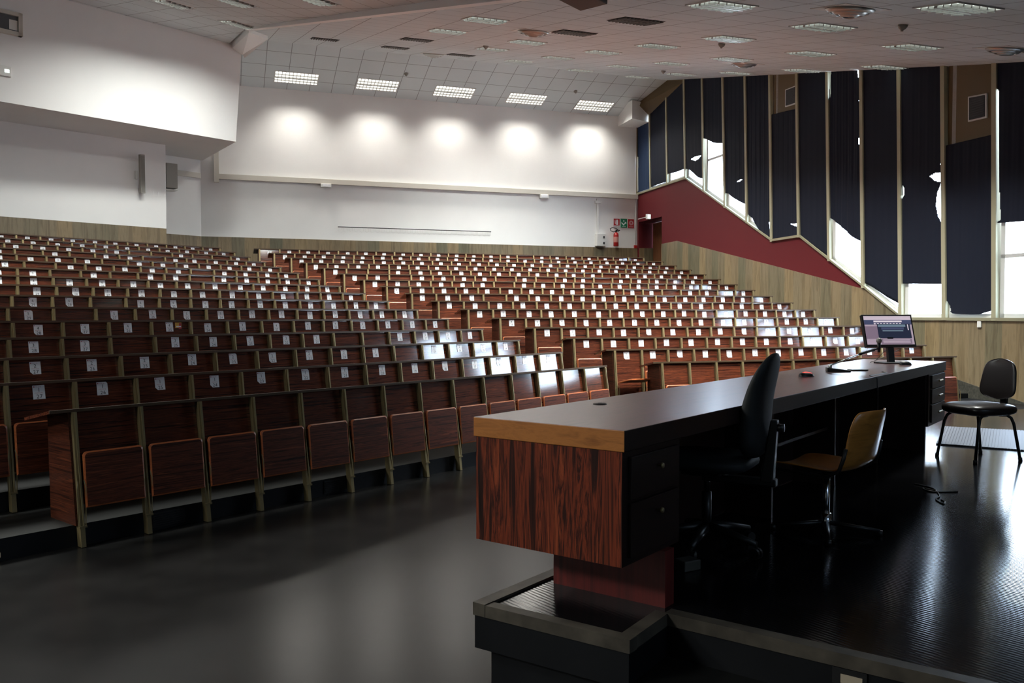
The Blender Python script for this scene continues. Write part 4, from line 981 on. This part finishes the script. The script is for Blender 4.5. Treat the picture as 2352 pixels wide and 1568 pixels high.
# coat rail
ra, rb = bw(776, 521.5, .09), bw(1128, 531.5, .09); zr_ = (ra.z+rb.z)/2; ra.z = rb.z = zr_
cr = empty('coat_rail', ((ra+rb)/2), MB1); Lh = (rb-ra).length/2
tag(cr, 'long thin black coat rail with wire hooks on the white back wall', 'coat rail')
m = MB(); m.tube([(-Lh, 0, 0), (Lh, 0, 0)], .012, 8); m.build('rail', M['black'], cr, smooth=True)
m = MB()
for i in range(30):
    x = -Lh+.06+(2*Lh-.12)*i/29; m.tube([(x-.05, 0, 0), (x-.05, -.0, -.10), (x, -.01, -.13), (x+.05, 0, -.10), (x+.05, 0, 0)], .0035, 4)
m.build('hooks', M['whitepl'], cr)
m = MB()
for i in range(6): x = -Lh+.02+(2*Lh-.04)*i/5; m.tube([(x, 0, 0), (x, .09, 0)], .008, 6)
m.build('wall_bracket', M['steel'], cr)
# exit light on its arm at the red wall
xl = wall(1489, 497.5, .35); a = wall(1470, 502, .02)
e = empty('exit_light', xl, MB1+.25); tag(e, 'small lit white exit light on an arm above the red door recess', 'exit light')
m = MB(); m.box((-.07, -.035, -.075), (.07, .035, .075)); m.build('casing', M['whitepl'], e, bevel=.008)
m = MB(); m.box((-.055, -.038, -.06), (.055, -.035, .06)); m.build('lens', M['exit'], e)
m = MB(); m.tube([Vector((0, 0, 0)), (e.matrix_basis.inverted() @ wall(1466, 503, .03))], .012, 6); m.build('arm', M['whitepl'], e)
# ---------------------------------------------------------------- left gallery fittings
def cp(px, py, off=0): return onplane(px, py, C1-nC*off, nC)
top_, bot_ = cp(322, 358), cp(321, 445)
AC = math.atan2(dC.y, dC.x)
e = empty('column_speaker', (bot_.x-nC.x*.14, bot_.y-nC.y*.14, bot_.z), AC); hh = top_.z-bot_.z
tag(e, 'slim grey column loudspeaker mounted on the white booth wall at the left', 'loudspeaker')
mt3 = Matrix.Rotation(-.05, 4, 'Y') @ Matrix.Rotation(.10, 4, 'X')
m = MB(); m.box((-.055, -.06, 0), (.055, .05, hh), mtx=mt3); m.build('enclosure', M['grey'], e, bevel=.01)
m = MB(); m.box((-.04, -.066, .03), (.04, -.06, hh-.03), mtx=mt3); m.build('grille', mat('speaker_cloth', (.22, .21, .19), .9), e)
m = MB(); m.box((-.02, .03, hh*.85), (.02, .14, hh*.89)); m.box((-.02, .03, hh*.12), (.02, .14, hh*.16)); m.build('wall_bracket', M['whitepl'], e)
o = MB(); o.box((-.03, -.03, -.1), (.03, 0, .1)); o = o.build('junction_box', M['whitepl'], bevel=.004); o.location = cp(312.5, 402); o.rotation_euler = (0, 0, AC)
tag(o, 'tiny white junction box left of the column loudspeaker', 'junction box')
q = ondepth(397.5, 405, 21.9)
e = empty('wall_speaker', q, AC); tag(e, 'boxy grey loudspeaker just behind the edge of the booth wall', 'loudspeaker')
m = MB(); m.box((-.22, -.1, -.31), (.075, .15, .31)); m.build('enclosure', M['grey'], e, bevel=.01)
m = MB(); m.box((-.22, -.08, -.36), (.08, .3, -.34)); m.build('bracket', M['whitepl'], e)
AB = math.atan2(dB.y, dB.x); nB = Vector((-dB.y, dB.x, 0)); nB = nB if nB.y > 0 else -nB
def ap(px, py): return onplane(px, py, AX, nB)
a, b = ap(-30, 20), ap(45, 88); c = (ap(-30, 18)+ap(45, 88))/2; c = Vector((c.x, c.y, (ap(44, 36).z+ap(44, 88).z)/2))
e = empty('window_40', c, AB); e['kind'] = 'structure'; w = (b-a).dot(dB)/2; h = (ap(44, 36).z-ap(44, 88).z)/2
m = MB()
for bx in (((-w, -.17, h-.07), (w, .02, h)), ((-w, -.17, -h), (w, .02, -h+.07)), ((w-.07, -.17, -h), (w, .02, h)), ((-w, -.17, -h), (-w+.07, .02, h))): m.box(*bx)
m.build('window_frame', M['beige'], e)
m = MB(); m.box((-w+.07, -.12, -h+.07), (w-.07, -.11, h-.07)); m.build('pane', mat('dark_glass', (.10, .11, .12), .1, coat=.5), e)
m = MB(); m.box((w*.2, -.126, -h+.1), (w*.72, -.12, h-.15)); m.build('panel', M['whitepl'], e)
el = (ap(-6, 152)+ap(16, 174))/2; m = MB(); m.box((-.14, -.07, -.10), (.14, 0, .10)); o = m.build('emergency_lamp', M['whitepl'], bevel=.01); o.location = el; o.rotation_euler = (0, 0, AB)
tag(o, 'white emergency lamp at the left photo edge below the gallery window', 'lamp')
m = MB(); m.box((.02, -.075, -.03), (.10, -.07, .03)); m.build('lens', M['exit'], o)
# ---------------------------------------------------------------- ceiling fittings
def plane_frame(n_hat, slope, u):      # rotation: x along u, z out of the ceiling (down)
    g = n_hat*slope; up_ = Vector((-g.x, -g.y, 1)).normalized(); x = (u-up_*u.dot(up_)).normalized(); z = -up_; y = z.cross(x)
    return Matrix((x, y, z)).transposed()
def on_main(px, py):
    # z = 8.4+.238*(n.p-22.4)
    nn = Vector((-.238*nR.x, -.238*nR.y, 1)); return onplane(px, py, Vector((RG.x, RG.y, 8.4)), nn)
sb = (7.77-8.4)/(nR.dot(BC)-rgn)
def on_back(px, py):
    nn = Vector((-sb*nR.x, -sb*nR.y, 1)); return onplane(px, py, Vector((RG.x, RG.y, 8.4)), nn)
def on_left(px, py):
    p0 = nL*16.06
    for sl in (.228, .14):
        q = onplane(px, py, Vector((p0.x, p0.y, 7.66)), Vector((-sl*nL.x, -sl*nL.y, 1)))
        if nL.dot(q) <= 16.06 or sl == .14: return q
FM, FB, FL = plane_frame(nR, .238, dR), plane_frame(nR, sb, dR), plane_frame(nL, .222, dL)
def light_proto(lx, ly, hot):
    e = empty('ceiling_light', (0, 0, 0)); tag(e, 'x', 'ceiling light')
    m = MB(); x, y = lx/2, ly/2
    for b in (((-x, -y, -.01), (x, -y+.02, .012)), ((-x, y-.02, -.01), (x, y, .012)), ((-x, -y, -.01), (-x+.02, y, .012)), ((x-.02, -y, -.01), (x, y, .012))): m.box(*b)
    m.build('frame', M['whitepl'], e)
    m = MB(); m.box((-x+.02, -y+.02, -.004), (x-.02, y-.02, .001)); m.build('reflector', M['tube_hot' if hot else 'tube'], e)
    m = MB(); nx, ny = (12, 4) if lx > 1 else (6, 6)
    for i in range(1, nx): q = -x+lx*i/nx; m.box((q-.006, -y+.02, .0), (q+.006, y-.02, .035))
    for i in range(1, ny): q = -y+ly*i/ny; m.box((-x+.02, q-(.022 if i == ny//2 else .006), .0), (x-.02, q+(.022 if i == ny//2 else .006), .035))
    m.build('louvre', M['lgrid'], e)
    return e
used = {}
def place(kind, proto, p, Rm, label, group):
    if kind not in used: used[kind] = 1; e = proto
    else: e = copy_tree(proto)
    e.location = p; e.rotation_euler = Rm.to_euler(); e['label'] = label; e['group'] = group; return e
pb_ = light_proto(1.15, .55, True); pm_ = light_proto(.6, .6, False)
WH = ['leftmost', 'second from the left', 'middle', 'fourth from the left', 'rightmost']
for i, (x, y) in enumerate([(681, 179), (867, 195), (1043, 211), (1209, 227), (1364, 243)]):
    p = on_back(x, y); place('b', pb_, p, FB, 'lit rectangular louvred light, %s of the five above the back wall' % WH[i], 'ceiling lights along the back wall')
    L_ = bpy.data.lights.new('lamp', 'AREA'); L_.shape = 'RECTANGLE'; L_.size = 1.0; L_.size_y = .45; L_.energy = 52; L_.color = (1, .96, .88); L_.spread = math.radians(118)
    lo = bpy.data.objects.new('lamp', L_); COL.objects.link(lo); lo.parent = None
    z_ = FB.col[2]; lo.location = p+z_*.045; lo.rotation_euler = (FB @ Matrix.Rotation(PI, 3, 'X')).to_euler()
ML = [(1657, 12, 'square louvred ceiling light at the top edge, right of the projector'), (1890, 61, 'square louvred ceiling light below left of the large round diffuser'), (2200, 18, 'bright two-tube square ceiling light at the top right'),
      (1673, 88, 'square ceiling light above a smoke detector, below the top-edge one'), (1510, 105, 'square ceiling light below the dark grille at the projector'), (1862, 122, 'square ceiling light under the middle of the right ceiling'),
      (2093, 107, 'square ceiling light left of the far right round diffuser'), (1680, 135, 'square ceiling light just above the small far round diffuser'), (1842, 161, 'square ceiling light near the windows above the small louvre'),
      (2030, 153, 'square ceiling light nearest the window wall, above the wrinkled blind'), (1430, 152, 'small far ceiling light left of the distant pair over the right block'), (1541, 145, 'small far ceiling light left of the small round diffuser'),
      (1383, 119, 'pale blue ceiling light with a dark half, centre of the ceiling'), (1281, 132, 'small ceiling light left of the pale blue half-dark one'), (1192, 140, 'small far ceiling light close to the ceiling ridge, left of centre'),
      (1333, 161, 'far ceiling light on the ridge above the middle of the back wall'), (1465, 176, 'tiny farthest ceiling light just before the ridge'), (1563, 170, 'far ceiling light above the first window bays'), (1690, 167, 'far ceiling light beside the windows, below the small round diffuser'),
      (1114, 45, 'greenish square ceiling light below the white beam, left of the projector'), (1028, 71, 'blue tinted ceiling light below the white beam'), (1211, 96, 'blue tinted ceiling light below the round diffuser near the projector'), (1130, 112, 'greenish faint ceiling light behind a smoke detector')]
def lamp(p, Rm, e, sp=165, col=(.98, 1, .95), size=.5):
    L_ = bpy.data.lights.new('lamp', 'AREA'); L_.shape = 'RECTANGLE'; L_.size = size; L_.size_y = size; L_.energy = e; L_.color = col; L_.spread = math.radians(sp)
    lo = bpy.data.objects.new('lamp', L_); COL.objects.link(lo); lo.location = p+Rm.col[2]*.05; lo.rotation_euler = (Rm @ Matrix.Rotation(PI, 3, 'X')).to_euler()
for x, y, l in ML:
    place('m', pm_, on_main(x, y), FM, l, 'square ceiling lights')
    if x not in (2030, 1842, 1690, 1563, 1465, 1333): lamp(on_main(x, y), FM, 105, 108)
for x, y, l in [(400, 9, 'ceiling light over the gallery at the top left, nearest the left edge'), (541, 4, 'ceiling light cut by the top edge above the gallery wall'), (547, 55, 'ceiling light just left of the white beam corner'), (722, -2, 'ceiling light at the top edge left of the white beam')]:
    place('m', pm_, on_left(x, y), FL, l, 'square ceiling lights'); lamp(on_left(x, y), FL, 75, 140)
for x, y in ((-6, 9), (-9, 4), (-8, -1)):  # added fill lights above the unseen front left, no fixtures belong to them
    p = Vector((x, y, zleft(Vector((x, y, 0))))); lamp(p-Vector((0, 0, .05)), Matrix(((1, 0, 0), (0, -1, 0), (0, 0, -1))), 480, size=2.0)
for x, y in ():
    p = Vector((x, y, zmain(Vector((x, y, 0))))); lamp(p-Vector((0, 0, .05)), Matrix(((1, 0, 0), (0, -1, 0), (0, 0, -1))), 25)
def vent_proto():
    e = empty('ceiling_vent', (0, 0, 0)); tag(e, 'x', 'ceiling vent')
    m = MB(); m.box((-.3, -.3, -.01), (.3, .3, .004)); m.build('backing', M['ventd'], e)
    m = MB()
    for i in range(11): q = -.27+.054*i; m.box((q-.008, -.29, .0), (q+.008, .29, .02))
    m.box((-.3, -.02, 0), (.3, .02, .018)); m.build('slats', M['ventm'], e)
    return e
vp_ = vent_proto()
for x, y, l in [(1460, 48, 'dark slatted ceiling grille right of the projector'), (1318, 75, 'dark slatted ceiling grille below the projector'), (957, 91, 'dark slatted ceiling grille near the left end of the ridge'), (746, 90, 'faint slatted grille by the beam, farthest left on the main ceiling'), (1059, 126, 'dark slatted ceiling grille beside the ridge, left of centre'), (908, 109, 'pale slatted grille between the two left grilles')]:
    place('v', vp_, on_main(x, y), FM, l, 'dark ceiling grilles')
def round_proto():
    e = empty('round_diffuser', (0, 0, 0)); tag(e, 'x', 'diffuser')
    m = MB(); m.box((-.30, -.30, -.01), (.30, .30, .004)); m.build('plate', M['whitepl'], e)
    m = MB()
    for r0_, z0_ in ((.26, .008), (.19, .03), (.12, .05)): m.lathe([(r0_, z0_), (r0_, z0_+.006), (r0_-.045, z0_+.04), (r0_-.055, z0_+.034), (r0_-.02, z0_)], seg=28)
    m.lathe([(.06, 0), (.06, .07), (.02, .08)], seg=20); m.build('rings', M['steel'], e, smooth=True)
    return e
rp_ = round_proto()
for x, y, l in [(1953, 21, 'large round steel diffuser near the top edge of the ceiling'), (2312, 112, 'round steel diffuser at the right edge of the ceiling'), (1225, 72, 'round steel diffuser left of the dark grille below the projector'), (1708, 146, 'small distant round diffuser above the middle windows'), (995, 124, 'tiny round diffuser near the ridge at the left')]:
    place('r', rp_, on_main(x, y), FM, l, 'round ceiling diffusers')
def det_proto():
    m = MB(); m.lathe([(.055, 0), (.055, .02), (.04, .045), (.018, .06), (.015, .075)], seg=18); o = m.build('smoke_detector', M['grey'], smooth=True); tag(o, 'x', 'smoke detector'); return o
dp_ = det_proto()
for x, y, f, Rm, l in [(2074, 57, on_main, FM, 'smoke detector near the bright two-tube ceiling light'), (1658, 100, on_main, FM, 'smoke detector below the ceiling light right of the dark grille'), (1524, 162, on_main, FM, 'smoke detector far back above the first windows'), (1116, 105, on_main, FM, 'smoke detector left of the blue tinted lights'), (933, 169, on_back, FB, 'smoke detector on the back slope between the first lights'), (1322, 209, on_back, FB, 'smoke detector on the back slope between the last two lights')]:
    place('d', dp_, f(x, y), Rm, l, 'smoke detectors')
# projector
pj = empty('ceiling_projector', ondepth(1333, 26, 8.5), 0); tag(pj, 'black ceiling projector cut by the top edge of the photo', 'projector')
c0 = pj.location.copy(); a = ondepth(1393, 8, 8.32)-c0; b = ondepth(1282, 0, 8.2)-c0; a.z = b.z = 0
b = b*1.7; a = a*1.05
m = MB(); m.hexa([Vector((0, 0, 0)), a, a+b, b, Vector((0, 0, .16)), a+Vector((0, 0, .16)), a+b+Vector((0, 0, .16)), b+Vector((0, 0, .16))]); m.build('body', M['black'], pj, bevel=.01)
cc = (a+b)/2; m = MB(); m.tube([cc+Vector((0, 0, .15)), cc+Vector((0, 0, zmain(c0+cc)-c0.z+.02))], .025, 10); m.build('mount', M['black'], pj)
fr_ = a*.5; m = MB(); m.tube([fr_*1+Vector((0, 0, .08)), fr_-b.normalized()*.03+Vector((0, 0, .08))], .045, 18); m.build('lens', M['steel'], pj, smooth=True)
# socket on the marble
q = wall(2250.5, 744, .016); m = MB(); m.box((-.04, -.02, -.055), (.04, 0, .055)); o = m.build('wall_switch', M['whitepl'], bevel=.004)
o.location = q; o.rotation_euler = (0, 0, math.atan2(-Wd.y, -Wd.x)); tag(o, 'small pale wall plate on the travertine below the right windows', 'wall plate')
# ---------------------------------------------------------------- world and light
w = bpy.data.worlds.new('world'); SC.world = w; w.use_nodes = True
N, L = w.node_tree.nodes, w.node_tree.links; bg = N['Background']
tc = N.new('ShaderNodeTexCoord'); sx = N.new('ShaderNodeSeparateXYZ'); L.new(tc.outputs['Generated'], sx.inputs[0])
rr = ramp(N, [(0.0, (.55, .56, .58)), (.47, (.70, .77, .88)), (.56, (.70, .82, 1.0)), (1.0, (.40, .60, 1.0))])
mm = mathn(N, L, 'ADD', mathn(N, L, 'MULTIPLY', sx.outputs[2], .5), .5); L.new(mm, rr.inputs[0]); L.new(rr.outputs[0], bg.inputs[0]); bg.inputs[1].default_value = 20.0
for k, (t0_, t1_, z0_, z1_) in enumerate([(13.5, 3.6, 3.0, 8.2), (3.6, .5, 1.5, 5.9), (.5, -3.6, 1.5, 5.5), (-3.6, -17, 1.5, 4.6)]):
    L_ = bpy.data.lights.new('portal', 'AREA'); L_.shape = 'RECTANGLE'; L_.size = abs(t0_-t1_); L_.size_y = z1_-z0_; L_.cycles.is_portal = True
    o = bpy.data.objects.new('portal', L_); COL.objects.link(o)
    o.location = wp((t0_+t1_)/2, (z0_+z1_)/2, -.2)
    x = Wd; z = -Wi; y = z.cross(x); o.rotation_euler = Matrix((x, y, z)).transposed().to_euler()
